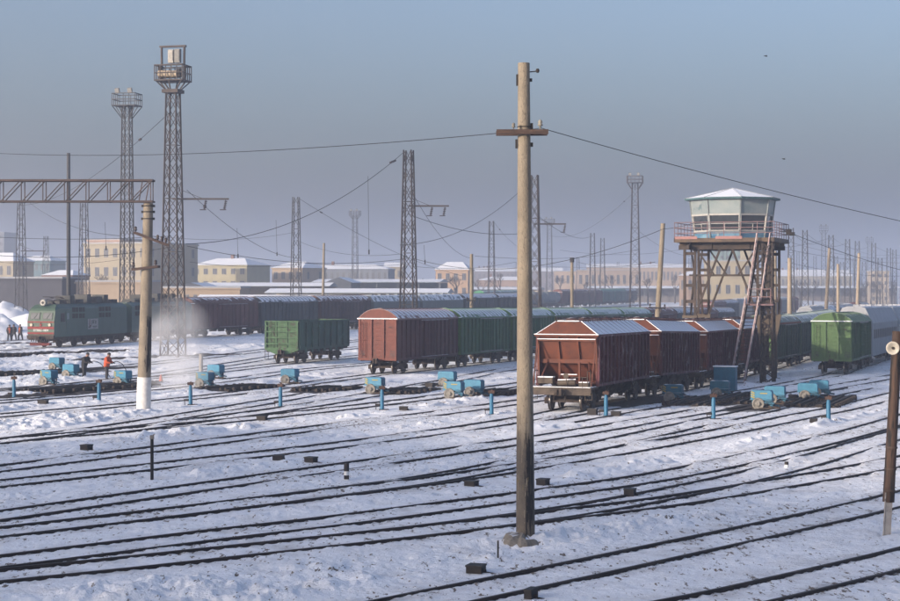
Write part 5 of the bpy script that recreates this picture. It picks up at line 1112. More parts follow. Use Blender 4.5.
# small track boxes
def track_box(px, py, w_, h_, label, d_=.35, rz=None):
    g = G(px, py); k = g.y / F; r = thing('track_box', label, 'box', (g.x, g.y, gh(g.x, g.y) - .03), R(random.uniform(-30, -5) if rz is None else rz), 'low black boxes beside the rails')
    W = w_ * k; H = h_ * k; b = MB(); b.box((0, 0, H / 2 + .05), (W, d_, H * .8)); b.build('case', BLACK, r); b = MB(); b.box((0, 0, H * .9 + .05), (W * 1.08, d_ * 1.1, H * .18)); b.build('lid', mat('box_lid', (.05, .045, .042), (.03, .028, .027), scale=5, snow=1.45), r)
    b = MB(); b.tube((W / 2, 0, .08), (W / 2 + .35, .1, .02), .03, n=5); b.tube((-W / 2 - .02, 0, H * .6), (W / 2 + .06, 0, H * .6), .03, n=6); b.build('cable_stub', BLACK, r)
for a in [(476, 577, 16, 9, 'black track box below the tall foreground pole, nearest to us'), (543, 488, 10, 7, 'black track box just right of the tall foreground pole'), (471.5, 489, 11, 6, 'black track box left of the tall foreground pole'), (630, 499, 10, 8, 'black track box by a rail midway to the right'), (278.5, 463, 10, 6, 'left of two black boxes side by side'), (311, 465, 10, 6, 'right of two black boxes side by side'), (86.5, 452.5, 9, 6, 'black track box left of the thin black post'), (262, 422.5, 9, 5, 'small black box below the open green wagon'), (813.5, 425, 7, 5, 'small brown box left of the rightmost blue post'), (616, 418, 9, 5, 'small box right of the post by the hopper wheels'), (592.5, 417, 9, 7, 'small grey box between the hopper wheels and blue post'), (403.5, 412, 8, 4, 'flat small box right of the post below the brick-red boxcar'), (430, 389, 8, 5, 'rusty box left of the three machines'), (43, 405.5, 9, 4, 'flat black box right of the leftmost blue post'), (793, 401, 8, 5, 'small box left of the pair of machines on the right'), (531, 603, 8, 11, 'black stump box at the bottom edge'), (350, 392, 7, 4, 'small dark box on the brake below the green wagon')]: track_box(*a)
def rod(px, py, hpx, r_, label, name='marker_post', bands=None, m=BLACK, lean=0):
    g = G(px, py); h_ = hpx * g.y / F; r = thing(name, label, 'post', (g.x, g.y, gh(g.x, g.y) - .05)); r.rotation_euler = (0, R(lean), 0)
    b = MB(); 
    if bands:
        n_ = len(bands)
        for i, c_ in enumerate(bands): b.tube((0, 0, h_ * i / n_), (0, 0, h_ * (i + 1) / n_), r_, n=12, m=c_)
    else: b.tube((0, 0, -.2), (0, 0, h_), r_, n=10)
    b.build('post', [m, WHITE], r)
    return r, h_
r, h_ = rod(152, 482, 43, .055, 'thin black upright post with a pale cap standing alone', m=mat('black_post', (.012, .012, .012)))
b = MB(); b.box((0, 0, h_ + .05), (.12, .12, .12)); b.build('cap', mat('post_cap', (.28, .25, .22)), r)
rod(346.5, 483.5, 20, .085, 'short black and white banded marker post', bands=[1, 0, 1, 0, 0])
rod(498, 563, 22, .022, 'thin iron rod left of the concrete footing')
rod(786.5, 471, 9, .07, 'stubby post with dark cap on the right-hand snow', bands=[1, 1, 0])
rod(119, 461.5, 6, .09, 'tiny pale marker between the black box and thin post', bands=[1, 0])
rod(201, 376, 22, .14, 'pale sign post standing in the drifting steam', m=mat('sign_pale', (.40, .37, .33)))
r = rod(204, 312, 18, .25, 'dark stove chimney behind the locomotive')[0] if False else None
# ================================================================== people
def person(px, py, hpx, label, jacket, trousers, pose='stand', rz=0, vest=None, hose=None):
    g = G(px, py); H = hpx * g.y / F if False else 1.76; r = thing('person', label, 'person', (g.x, g.y, gh(g.x, g.y)), R(rz)); s = H / 1.76
    lean = {'stand': .03, 'bend': .42, 'work': .22}[pose]
    hipz = .90; J = {}
    def up(d, l): return l * math.sin(d), l * math.cos(d)
    hip = Vector((0, 0, hipz)); dy, dz = up(lean, .30); waist = hip + Vector((0, -dy * .5, dz * .6)); chest = hip + Vector((0, -up(lean, .48)[0], up(lean, .48)[1])); neck = hip + Vector((0, -up(lean, .62)[0], up(lean, .62)[1])); head = neck + Vector((0, -.05 - lean * .1, .13)); crown = head + Vector((0, -.01, .10))
    V = [hip, waist, chest, neck, head, crown]; E = [(0, 1), (1, 2), (2, 3), (3, 4), (4, 5)]; Rr = [.23, .24, .27, .09, .12, .10]
    st = .16 if pose != 'bend' else .24
    for sx, fy in ((-1, -.12), (1, .14)):
        i0 = len(V); V += [hip + Vector((sx * .11, 0, -.08)), Vector((sx * (.12 + st * .25), fy - .05, .48)), Vector((sx * (.12 + st * .5), fy, .09)), Vector((sx * (.13 + st * .55), fy - .16, .045))]
        E += [(0, i0), (i0, i0 + 1), (i0 + 1, i0 + 2), (i0 + 2, i0 + 3)]; Rr += [.135, .105, .085, .06]
    hands = []
    for sx in (-1, 1):
        i0 = len(V); sh = chest + Vector((sx * .20, 0, .07)); 
        if pose == 'stand': el = sh + Vector((sx * .07, .02, -.29)); wr = el + Vector((-sx * .02, -.10, -.24))
        else: el = sh + Vector((sx * .05, -.08, -.27)); wr = el + Vector((-sx * .06, -.23, -.05))
        V += [sh, el, wr]; E += [(2, i0), (i0, i0 + 1), (i0 + 1, i0 + 2)]; Rr += [.12, .095, .06]
        hd_ = wr + (wr - el).normalized() * .08; k0 = len(V); V.append(hd_); E.append((i0 + 2, k0)); Rr.append(.038)
        dirv = (wr - el).normalized(); ac = Vector((1, 0, 0)) 
        for q in range(4):
            k1 = len(V); V += [hd_ + ac * (-.027 + .018 * q) + dirv * .05, hd_ + ac * (-.027 + .018 * q) + dirv * (.078 - .008 * abs(q - 1.5)) + Vector((0, 0, -.03))]; E += [(k0, k1), (k1, k1 + 1)]; Rr += [.009, .008]
        k1 = len(V); V += [wr + dirv * .05 - ac * sx * .045 + Vector((0, 0, -.01)), wr + dirv * .09 - ac * sx * .05]; E += [(k0, k1), (k1, k1 + 1)]; Rr += [.011, .009]
        hands.append(hd_)
    me = bpy.data.meshes.new('body'); me.from_pydata([v * s for v in V], E, []); me.update()
    o = bpy.data.objects.new('body', me); COL.objects.link(o); o.parent = r
    md_ = o.modifiers.new('skin', 'SKIN'); 
    sv = me.skin_vertices[0].data if me.skin_vertices else None
    if sv is None:
        import bmesh as bm2
        b_ = bm2.new(); b_.from_mesh(me); b_.verts.layers.skin.verify(); b_.to_mesh(me); b_.free(); sv = me.skin_vertices[0].data
    for i, q in enumerate(sv): q.radius = (Rr[i] * s, Rr[i] * s * (.78 if i in (0, 1, 2) else 1)); q.use_root = (i == 0)
    ss = o.modifiers.new('sub', 'SUBSURF'); ss.levels = 1; ss.render_levels = 1
    dg = bpy.context.evaluated_depsgraph_get(); ev = o.evaluated_get(dg); nm = bpy.data.meshes.new_from_object(ev); o.modifiers.clear(); o.data = nm
    mats_ = [mat('skin', (.42, .24, .17), (.36, .2, .14)), trousers, jacket, BLACK]
    nm.materials.clear(); [nm.materials.append(q) for q in mats_]
    for p in nm.polygons:
        c = p.center / s; near_hand = min((c - h_).length for h_ in hands) < .085
        p.material_index = 3 if c.z < .12 else (3 if near_hand else (0 if c.z > neck.z + .02 else (1 if c.z < hipz - .04 else 2))); p.use_smooth = True
    b = MB(); hc = head * s; b.lathe([(.112, 0), (.122, .03), (.115, .08), (.07, .13), (.01, .145)], c=(hc.x, hc.y + .01, hc.z + .03), n=14); b.build('hat', BLACK, r)
    b = MB(); 
    for sx in (-1, 1): b.lathe([(.012, 0), (.008, .008)], c=(hc.x + sx * .035, hc.y - .100, hc.z + .015), n=6, axis=(0, -1, 0))
    b.box((hc.x, hc.y - .095, hc.z - .06), (.05, .02, .012)); b.build('eyes', BLACK, r)
    b = MB(); b.add([(hc.x, hc.y - .135, hc.z - .025), (hc.x - .018, hc.y - .09, hc.z - .03), (hc.x + .018, hc.y - .09, hc.z - .03), (hc.x, hc.y - .095, hc.z + .02)], [(0, 1, 3), (0, 3, 2), (0, 2, 1)]); b.build('nose', mats_[0], r)
    if vest:      # open waistcoat shell around the chest
        b = MB(); qs = []
        for zz, rx, ry in ((hipz - .03, .205, .165), (hipz + .2, .20, .165), (hipz + .45, .235, .18), (hipz + .55, .17, .14)):
            yo = -math.tan(lean) * (zz - hipz); qs.append([(math.cos(a) * rx * s, (math.sin(a) * ry + yo) * s, zz * s) for a in [2 * math.pi * k / 16 for k in range(16)]])
        for A_, B_ in zip(qs[:-1], qs[1:]):
            o_ = len(b.v); b.add(A_ + B_, [(i, (i + 1) % 16, 16 + (i + 1) % 16, 16 + i) for i in range(16)], 0, sm=True)
        b.build('vest', vest, r)
    if hose:
        b = MB(); hh = (hands[1] + hands[0]) / 2 * s; P_ = [hh + Vector((-.1, .05, -.05)), hh + Vector((.15, -.15, .12)), hh + Vector((.7, -.3, -.1)), hh + Vector((1.25, -.4, -.75)), hh + Vector((1.5, -.5, -1.15))]
        cc = catmull(P_, .12); b.path(cc, .025, n=6); q = b.build('hose', BLACK, None); q.matrix_basis = r.matrix_basis.copy() if False else Matrix.LocRotScale(r.location, r.rotation_euler.to_quaternion(), None); tag(q, hose, 'hose')
    return r
DARKJ = mat('dark_jacket', (.018, .018, .022), (.03, .028, .028), scale=8); ORANGE = mat('orange_jacket', (.60, .10, .035), (.48, .085, .03), scale=8); DTR = mat('dark_trousers', (.025, .027, .033), (.04, .04, .045), scale=8); OV = mat('orange_vest', (.50, .13, .05), (.40, .10, .05), scale=8)
person(84, 379.5, 24, 'worker in black winter clothes bending forward with a steaming hose', DARKJ, DTR, 'bend', 60, hose='dark hose curving down from the worker in black')
person(106.5, 380.5, 25, 'worker in a bright orange jacket leaning towards the steam', ORANGE, DTR, 'work', 70, hose='dark hose held by the worker in the orange jacket')
person(9.5, 341.5, 15, 'leftmost of three distant workers, bulky orange vest', DARKJ, DTR, 'stand', 20, vest=OV)
person(14, 341, 15, 'dark-clothed worker standing between two in orange vests', DARKJ, DTR, 'stand', -10)
person(20.5, 341, 16, 'distant worker in an orange vest nearest to the locomotive cab', DARKJ, DTR, 'stand', -40, vest=OV)
# orange cone-like marker in the steam
g = G(161, 384); r = thing('traffic_cone', 'small orange cone glimpsed low in the steam', 'cone', (g.x, g.y, gh(g.x, g.y))); b = MB(); b.lathe([(.17, 0), (.05, .5), (.03, .55)], n=12); b.build('cone', ORANGE, r); b = MB(); b.box((0, 0, .02), (.42, .42, .04)); b.build('foot', ORANGE, r)
# ================================================================== background buildings
PANE = glass('far_pane', (.07, .08, .10), .7)
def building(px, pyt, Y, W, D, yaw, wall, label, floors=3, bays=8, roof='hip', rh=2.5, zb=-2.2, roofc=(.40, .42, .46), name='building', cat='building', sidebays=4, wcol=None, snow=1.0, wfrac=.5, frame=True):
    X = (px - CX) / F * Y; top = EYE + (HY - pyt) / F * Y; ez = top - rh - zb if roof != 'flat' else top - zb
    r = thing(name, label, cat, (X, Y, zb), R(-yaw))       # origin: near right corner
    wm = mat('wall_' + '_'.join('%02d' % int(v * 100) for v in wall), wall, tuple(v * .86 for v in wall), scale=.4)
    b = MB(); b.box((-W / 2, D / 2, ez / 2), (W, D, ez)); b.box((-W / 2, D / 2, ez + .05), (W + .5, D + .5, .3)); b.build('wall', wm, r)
    rm = mat('snowroof_%s' % name, roofc, tuple(v * .8 for v in roofc), scale=.3, snow=snow)
    b = MB()
    if roof == 'hip':
        q = min(D / 2, W / 4); E_ = .4; z0 = ez + .2; z1 = z0 + rh; P = [(-W - E_, -E_, z0), (E_, -E_, z0), (E_, D + E_, z0), (-W - E_, D + E_, z0), (-W + q, D / 2, z1), (-q, D / 2, z1)]
        b.add(P, [(0, 1, 5, 4), (1, 2, 5), (2, 3, 4, 5), (3, 0, 4), (3, 2, 1, 0)])
    elif roof == 'gable':     # ridge along depth; gable faces viewer
        z0 = ez + .2; z1 = z0 + rh; P = [(-W - .4, -.4, z0), (.4, -.4, z0), (-W / 2, -.4, z1), (-W - .4, D, z0), (.4, D, z0), (-W / 2, D, z1)]
        b.add(P, [(1, 4, 5, 2), (3, 0, 2, 5), (0, 3, 4, 1)]); b.add(P, [(0, 1, 2), (4, 3, 5)], 1)
    elif roof == 'ridge':     # ridge along the front
        z0 = ez + .2; z1 = z0 + rh; P = [(-W - .4, -.4, z0), (.4, -.4, z0), (.4, D + .4, z0), (-W - .4, D + .4, z0), (-W - .4, D / 2, z1), (.4, D / 2, z1)]
        b.add(P, [(0, 1, 5, 4), (2, 3, 4, 5), (3, 2, 1, 0)]); b.add(P, [(1, 2, 5), (3, 0, 4)], 1)
    else: b.box((-W / 2, D / 2, ez + .35), (W + .3, D + .3, .3))
    ro = b.build('roof', [rm, wm], r)
    if roof in ('hip', 'ridge') and W > 12:
        rnd = random.Random(int(px))
        for k in range(max(1, int(W / 14))): b = MB(); x_ = -W * (.15 + .7 * rnd.random()); b.box((x_, D / 2, ez + rh + .4), (.8, .8, 1.6)); b.build('chimney', mat('chimney_brick', (.25, .15, .12), (.2, .12, .1)), ro)
    if floors and bays:
        fh = ez / floors; wh = fh * wfrac; ww = min(1.8, W / bays * .5); fm = mat('win_frame_pale', (.45, .43, .40)); key = ('bw', round(ww, 2), round(wh, 2))
        def fw():
            b = MB(); b.box((0, -.02, 0), (ww, .06, wh), 0); b.box((0, -.045, 0), (ww - .12, .03, wh - .12), 1); b.box((0, -.065, 0), (.06, .03, wh - .1), 0); return b
        for f in range(floors):
            for k in range(bays): cached(key, fw, 'window', [fm, PANE], r, (-W * (k + .5) / bays, 0, fh * (f + .55)))
            for k in range(sidebays): cached(key, fw, 'window', [fm, PANE], r, (0, D * (k + .5) / sidebays, fh * (f + .55)), R(90))
    return r
YW = (.40, .345, .245); PW = (.50, .38, .26); LW = (.38, .36, .36)
building(147, 244, 400, 18, 22, 24, YW, 'pale yellow four-storey block beyond the gantry, its right side in shade', 4, 7, 'flat', rh=0, sidebays=5)
building(121, 240.5, 417, 10, 9, 24, (.48, .33, .26), 'pinkish raised upper storey on the pale yellow block', 0, 0, 'flat', rh=0, zb=10)
building(247, 258.5, 450, 17, 12, 24, (.46, .41, .26), 'yellow two-storey house with a broad snowy hipped roof, left of centre', 4, 6, 'hip', rh=1.9, sidebays=0)
building(302, 262, 470, 9.5, 14, 24, PW, 'peach house with snowy roof behind the plain lattice mast', 3, 4, 'hip', rh=1.8, sidebays=2)
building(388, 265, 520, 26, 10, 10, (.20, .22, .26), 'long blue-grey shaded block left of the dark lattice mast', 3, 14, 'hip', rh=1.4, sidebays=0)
building(402, 263, 560, 6, 10, 6, YW, 'small yellowish gable-end house beside the dark lattice mast', 3, 3, 'ridge', rh=1.5, sidebays=0)
building(468, 262.5, 480, 9.3, 10, 10, (.52, .36, .24), 'peach house with a steep snowy hipped roof left of the foreground pole', 3, 4, 'hip', rh=2.2, sidebays=0)
building(13, 253, 420, 12, 9, 20, YW, 'yellow house with a snowy hipped roof at the left edge', 3, 5, 'hip', rh=2.2, sidebays=1)
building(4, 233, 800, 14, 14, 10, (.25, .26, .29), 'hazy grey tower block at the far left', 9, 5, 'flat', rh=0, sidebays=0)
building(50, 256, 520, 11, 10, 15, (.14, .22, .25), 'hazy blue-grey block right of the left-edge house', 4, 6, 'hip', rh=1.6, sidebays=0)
building(72, 271, 330, 6.5, 6, 20, (.20, .12, .10), 'low red brick house with snow on its roof behind the locomotive', 1, 3, 'hip', rh=1.0, zb=-1, sidebays=0)
building(62, 279.5, 300, 16.0, 10, 10, (.065, .065, .08), 'dark windowless shed behind the workers at the left', 0, 0, 'flat', rh=0, zb=0, name='shed', cat='shed')
building(150, 283, 300, 14, 6, 12, (.40, .31, .22), 'low beige wall building just above the locomotive roof', 0, 0, 'flat', rh=0, zb=0, name='shed', cat='shed')
building(240, 289, 330, 20, 6, 12, (.40, .30, .20), 'long low beige station building behind the maroon boxcar', 1, 12, 'flat', rh=0, zb=0, sidebays=0)
building(690, 264, 760, 46, 20, 6, (.45, .34, .24), 'long peach works building with a snowy roof left of the watchtower', 2, 26, 'ridge', rh=1.8, zb=-2.5, sidebays=0)
building(640, 271, 600, 22, 12, 4, (.42, .33, .26), 'pale low depot hall left of the platform mast', 2, 10, 'flat', rh=0, zb=-2.5, sidebays=0)
building(852, 270, 820, 55, 22, 6, (.40, .36, .28), 'long hall with a broad snowy roof behind the right-hand masts', 2, 26, 'ridge', rh=3.2, zb=-2.5, sidebays=0)
building(889, 272, 560, 6, 10, 8, (.45, .38, .30), 'pale narrow block near the right edge', 5, 3, 'flat', rh=0, zb=-2.5, sidebays=2)
building(742, 241, 650, 11, 10, 4, (.22, .33, .31), 'pale green high-rise seen under the watchtower platform', 10, 5, 'flat', rh=0, zb=-2.5, sidebays=0)
building(752, 244, 640, 3.6, 8, 4, (.50, .42, .24), 'cream stair wing of the green high-rise', 0, 0, 'flat', rh=0, zb=-2.5)
building(752, 262, 430, 12, 10, 10, (.42, .36, .24), 'cream two-storey depot under the watchtower', 3, 5, 'flat', rh=0, zb=-2.5, sidebays=0)
building(715, 272, 480, 10, 10, 10, (.42, .30, .22), 'peach brick depot between the left tower legs', 2, 5, 'hip', rh=1.2, zb=-2.5, sidebays=0)
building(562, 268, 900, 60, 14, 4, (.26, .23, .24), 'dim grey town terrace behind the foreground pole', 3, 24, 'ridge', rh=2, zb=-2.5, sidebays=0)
building(598, 272, 700, 18, 10, 4, (.50, .38, .28), 'pale sunlit house right of the foreground pole', 2, 8, 'flat', rh=0, zb=-2.5, sidebays=0)
building(530, 277, 640, 20, 12, 6, (.40, .29, .23), 'low reddish depot between the slim pole and the foreground pole', 1, 8, 'hip', rh=1.4, zb=-2.5, sidebays=0)
# platform canopies and halls with snowy roofs
def canopy(px0, px1, pyt, Y, D, label, wallcol=None, yaw=8):
    X0 = (px0 - CX) / F * Y; X1_ = (px1 - CX) / F * Y; top = EYE + (HY - pyt) / F * Y; zb = gz(X1_, Y); W = (X1_ - X0) / math.cos(R(yaw)); h = top - zb
    r = thing('platform_canopy', label, 'canopy', (X1_, Y, zb), R(-yaw), 'station canopies behind the trains'); b = MB()
    b.add([(-W, -.3, h - .7), (0, -.3, h - .7), (0, D / 2, h), (-W, D / 2, h), (-W, D, h - .7), (0, D, h - .7), (-W, -.3, h - .85), (0, -.3, h - .85), (0, D, h - .85), (-W, D, h - .85)], [(0, 1, 2, 3), (3, 2, 5, 4), (6, 9, 8, 7), (0, 6, 7, 1), (4, 5, 8, 9), (0, 3, 4, 9, 6), (1, 7, 8, 5, 2)]); b.build('roof', mat('canopy_snow', (.32, .36, .40), (.26, .30, .34), scale=.3, snow=1.1), r)
    for k in range(int(W / 5) + 1):
        b = MB(); b.box((-k * W / max(1, int(W / 5)) * .98 - .2, 1.0, (h - .9) / 2), (.28, .28, h - .9)); b.build('column', mat('canopy_post', (.20, .21, .22)), r)
    if wallcol: b = MB(); b.box((-W / 2, D - .5, (h - .9) / 2), (W * .98, .3, h - .9)); b.build('back_wall', mat('cw%d' % int(px0) if False else 'canopy_wall_' + str(int(wallcol[0] * 100)), wallcol), r)
canopy(190, 330, 282.5, 360, 8, 'nearer long snowy canopy above the maroon and grey boxcars', (.32, .26, .20))
canopy(262, 448, 288.5, 300, 8, 'long canopy with a yellowish wall behind the dark lattice mast', (.42, .34, .20))
canopy(310, 440, 279, 420, 16, 'broad snowy hall roof left of the dark lattice mast', (.18, .20, .22))
canopy(430, 540, 287, 520, 10, 'low snowy canopy left of the foreground pole', (.30, .26, .24), 12)
canopy(190, 372, 295, 262, 5, 'lowest thin snowy canopy just over the boxcar roofs', (.2, .2, .2), 10)
canopy(585, 690, 286, 560, 10, 'pale canopy beyond the turquoise boxcars', (.28, .25, .24), 10)
canopy(770, 900, 286, 620, 12, 'pale snowy shed roof behind the cream poles', (.30, .28, .26), 10)
b = building(351, 278, 400, 6, 14, 6, (.10, .11, .13), 'shed with a dark gable on the broad hall, right of the bare concrete pole', 0, 0, 'gable', rh=1.3, zb=0, name='shed', cat='shed')
building(206, 283.5, 340, 6, 12, 6, (.10, .11, .13), 'dark-gabled little shed beside the tallest mast', 0, 0, 'gable', rh=1.0, zb=0, name='shed', cat='shed')
# snow heap and hills
b = MB(); 
def heap(px, py, rx, ry, h, label):
    g = G(px, py); N = 26; vs = []; fs = []
    ii = np.linspace(-1, 1, N)
    X_, Y_ = np.meshgrid(ii, ii); rr = np.sqrt(X_ ** 2 + Y_ ** 2); Z_ = h * np.clip(1 - rr ** 2, -.1, 1) * (.65 + .7 * fbm(X_ * 3 + px, Y_ * 3, 4, 3)) - .1
    vs = [(X_[i, j] * rx, Y_[i, j] * ry, Z_[i, j]) for i in range(N) for j in range(N)]; fs = [(i * N + j, i * N + j + 1, (i + 1) * N + j + 1, (i + 1) * N + j) for i in range(N - 1) for j in range(N - 1)]
    b = MB(); b.add(vs, fs, sm=True); o = b.build('snow_heap', SNOWM); o.location = g; tag(o, label, 'snow heap')
heap(4, 322, 6.0, 5, 3.0, 'large ploughed snow heap at the left edge'); heap(30, 326, 5, 4, 1.9, 'lower snow heap in front of the locomotive cab'); heap(-12, 332, 5, 4, 2.5, 'snow heap partly outside the left edge')
def hills():
    b = MB(); n = 90; P = []
    for k in range(n + 1):
        a = R(-40 + 80 * k / n); P.append((math.sin(a) * 4200, math.cos(a) * 4200, 18 + 40 * float(fbm(np.array([k * .16]), np.array([.5]), 4, 9)[0])))
    for k in range(n):
        (x0, y0, z0), (x1, y1, z1) = P[k], P[k + 1]
        b.add([(x0, y0, -4), (x1, y1, -4), (x1 * 1.08, y1 * 1.08, z1), (x0 * 1.08, y0 * 1.08, z0), (x1 * 1.3, y1 * 1.3, -4), (x0 * 1.3, y0 * 1.3, -4)], [(0, 1, 2, 3), (3, 2, 4, 5)], sm=True)
    o = b.build('distant_hills', mat('hill_snow', (.45, .46, .5), (.2, .2, .22), scale=.004)); tag(o, kind='structure')
hills()
# unseen block of flats, added behind the camera to shade the nearest tracks
b = MB(); b.box((0, 0, 13.1), (58, 12, 27.6)); wl_ = b.build('shade_block', mat('block_render', (.42, .38, .32))); tag(wl_, kind='structure'); wl_.location = (-103, -33, 0); wl_.rotation_euler = (0, 0, R(180 - SUN_AZ) )
b = MB()
for f in range(9):
    for k in range(14):
        for s in (-1, 1): b.box((-26 + k * 4, 6.02 * s, 2.2 + f * 3.0), (1.5, .08, 1.4))
q = b.build('pane', PANE, wl_)
# ================================================================== bare trees
def tree_mesh(seed):
    rnd = random.Random(seed); b = MB(); tw_ = MB()
    def br(p, d, l, r_, lv):
        e = p + d * l; b.tube(p, e, r_, r_ * .62, n=5 if lv < 3 else 3, caps=False)
        if lv >= 5: return
        for _ in range(3 if lv < 4 else 4):
            nd = (d + Vector((rnd.uniform(-.8, .8), rnd.uniform(-.8, .8), rnd.uniform(-.15, .6)))).normalized(); br(p.lerp(e, rnd.uniform(.55, 1)), nd, l * rnd.uniform(.6, .8), r_ * .6, lv + 1)
    t = MB(); t.tube((0, 0, -.3), (0, 0, 2.2), .24, .18, n=8, caps=False); br(Vector((0, 0, 2.0)), Vector((0, 0, 1)), 2.0, .17, 0)
    return t, b
TM = []
BARK = mat('bare_bark', (.10, .085, .08), (.07, .06, .058))
for sd_ in (1, 2, 3):
    t, b = tree_mesh(sd_); TM.append((t.mesh('trunk', BARK), b.mesh('crown', BARK)))
tl = [(86, 330, 1.1, 'bare tree in front of the left end of the pale yellow block'), (102, 340, 1.3, 'bare tree before the middle windows of the pale yellow block'), (114, 335, 1.2, 'bare tree just left of the platform mast'), (131, 340, 1.1, 'bare tree just right of the platform mast'), (158, 360, 1.0, 'bare tree between the gantry pole and tallest mast'), (255, 420, 1.1, 'bare tree at the corner of the yellow hipped-roof house'), (425, 450, 1.2, 'bare tree right of the dark lattice mast'), (440, 430, 1.1, 'bare tree before the peach hipped-roof house'), (456, 440, 1.3, 'taller bare tree before the peach hipped-roof house'), (480, 480, 1.2, 'bare tree left of the mast next to the foreground pole'), (500, 480, 1.4, 'bare tree right of the mast next to the foreground pole'), (560, 600, 1.5, 'faint bare tree right of the foreground pole'), (585, 520, 1.2, 'faint bare tree left of the two slim masts'), (612, 560, 1.4, 'faint bare tree right of the two slim masts'), (648, 520, 1.3, 'bare tree left of the leaning pole'), (675, 540, 1.4, 'bare tree between leaning pole and watchtower'), (716, 470, 1.1, 'bare tree seen low between the tower legs'), (800, 520, 1.4, 'bare tree below the masts right of the tower'), (813, 540, 1.3, 'bare tree left of the taller round-topped mast'), (866, 560, 1.5, 'bare tree at the shorter round-topped mast'), (880, 520, 1.4, 'bare tree by the pale narrow block'), (895, 560, 1.5, 'bare tree at the right edge'), (30, 420, 1.2, 'bare tree between the left-edge house and the lattice mast'), (62, 400, 1.2, 'bare tree behind the slender steel pole')]
for i, (px, Y, s_, lb) in enumerate(tl):
    X = (px - CX) / F * Y; r = thing('bare_tree', lb, 'tree', (X, Y, gz(X, Y)), random.uniform(0, 6), 'leafless trees along the far side'); r.scale = (s_, s_, s_ * random.uniform(.8, 1.0))
    for q, nm in zip(TM[i % 3], ('trunk', 'crown')): o = bpy.data.objects.new(nm, q); COL.objects.link(o); o.parent = r
# ================================================================== wires
def wire(a, c, sag, label, rad=.012, ins=None, group=None):
    rad *= .66
    a = Vector(a); c = Vector(c); n = 28; P = [a.lerp(c, k / n) - Vector((0, 0, sag * 4 * (k / n) * (1 - k / n))) for k in range(n + 1)]
    b = MB(); b.path(P, rad, n=4)
    o = b.build('overhead_wire', WIREM); tag(o, label, 'wire', group)
    for q in ins or []:
        p = a.lerp(c, q) - Vector((0, 0, sag * 4 * q * (1 - q))); ib = MB(); d = (c - a).normalized()
        for k in range(5): ib.lathe([(.03, 0), (.12, .03), (.12, .08), (.03, .12)], c=tuple(p + d * (k * .2 - .5)), n=8, axis=tuple(d))
        ib.build('insulator', INS, o)
    return o
mi = Vector((MPX + .385, MPY, EYE + (HY - 128) / F * MPY))
wire(PD(-70, 149, 75), PD(516, 131.5, MPY - .15), .42, 'long black wire from the left edge to the foreground pole crosspiece', .014)
wire(mi, PD(970, 236, 52), .12, 'black wire from the foreground pole insulator down to the right edge', .014)
wire(PD(516, 131.5, MPY - .15), mi, 0, 'short wire tail around the top of the foreground pole', .010)
g_ = 'span wires across the yard'
wire(PD(170, 112, 150), PD(22, 205, 280), 2.0, 'span wire from the tallest mast down to the left-edge mast', .05, [.12, .42])
wire(PD(404, 152, 175), PD(186, 244, 152), 2.2, 'span wire from the dark lattice mast down to the tallest mast', .045, [.06])
wire(PD(300, 199, 266), PD(463, 276, 360), 1.5, 'span wire from the plain mast behind the grey boxcar sloping right', .05, [.1, .58])
wire(PD(187, 190, 150), PD(300, 258, 255), 1.5, 'span wire from the tallest mast sloping right to the plain mast', .045, [.1])
wire(PD(534, 177, 215), PD(400, 245, 180), 2.0, 'span wire from the mast behind the foreground pole sloping left', .045, [.1])
wire(PD(412, 192, 176), PD(470, 258, 235), 1.4, 'span wire from the dark lattice mast sloping right to the slim pole', .04)
wire(PD(632, 194, 330), PD(552, 236, 560), 3, 'span wire from the boxy-topped mast down to the left', .06, [.06])
wire(PD(537, 215, 215), PD(592, 236, 420), 1.5, 'span wire from the bracket-arm mast to the slim far masts', .05)
wire(PD(494, 222, 370), PD(540, 256, 300), 1.4, 'span wire from the mast left of the foreground pole going right', .05, [.15])
wire(PD(778, 228, 124), PD(960, 281, 190), .6, 'wire from the watchtower railing down to the right edge', .035)
wire(PD(663, 229, 130), PD(412, 258, 176), 2.0, 'wire from the leaning pole left past the foreground pole', .035)
wire(PD(663, 229, 130), PD(700, 221, 122), .1, 'short wire from the leaning pole to the watchtower', .03)
wire(PD(410, 258, 176), PD(187, 246, 150), 1.0, 'low contact wire between the dark mast and the tallest mast', .035)
wire(PD(171, 247, 150), PD(-60, 249, 140), .8, 'low contact wire from the tallest mast to the left edge', .035)
wire(PD(171, 236, 150), PD(-60, 233, 150), .4, 'upper contact wire from the tallest mast to the left edge', .03)
wire(PD(30, 203, 280), PD(125, 236, 200), 1.2, 'span wire dropping from the left-edge mast to the right', .045)
wire(PD(128, 228, 210), PD(172, 240, 150), .4, 'short span wire between the platform mast and the tallest mast', .04)
wire(PD(655, 262, 135), PD(578, 262, 250), .5, 'low wire from the leaning pole crossarm to the left', .03)
wire(PD(655, 303, 135), PD(560, 303, 250), .3, 'lower wire skimming the far roofs left of the leaning pole', .03) if False else None
wire(PD(792, 232, 370), PD(822, 240, 560), 2, 'far span wire between the watchtower side mast and the taller round-topped mast', .07)
wire(PD(806, 233, 420), PD(846, 243, 530), 2, 'far span wire among the right-hand masts, upper', .07)
wire(PD(832, 237, 480), PD(868, 247, 700), 2, 'far span wire reaching the shorter round-topped mast', .07)
wire(PD(874, 246, 600), PD(930, 256, 700), 2, 'far span wire from the shorter round-topped mast to the right edge', .07)
wire(PD(790, 250, 370), PD(930, 262, 500), 1.2, 'far lower wire running right behind the cream poles', .06)
wire(PD(640, 232, 330), PD(690, 256, 380), 1.0, 'far span wire from the boxy-topped mast to the right', .05)
wire(PD(296, 240, 266), PD(400, 254, 200), 1.0, 'contact wire between the plain mast and the dark mast', .035)
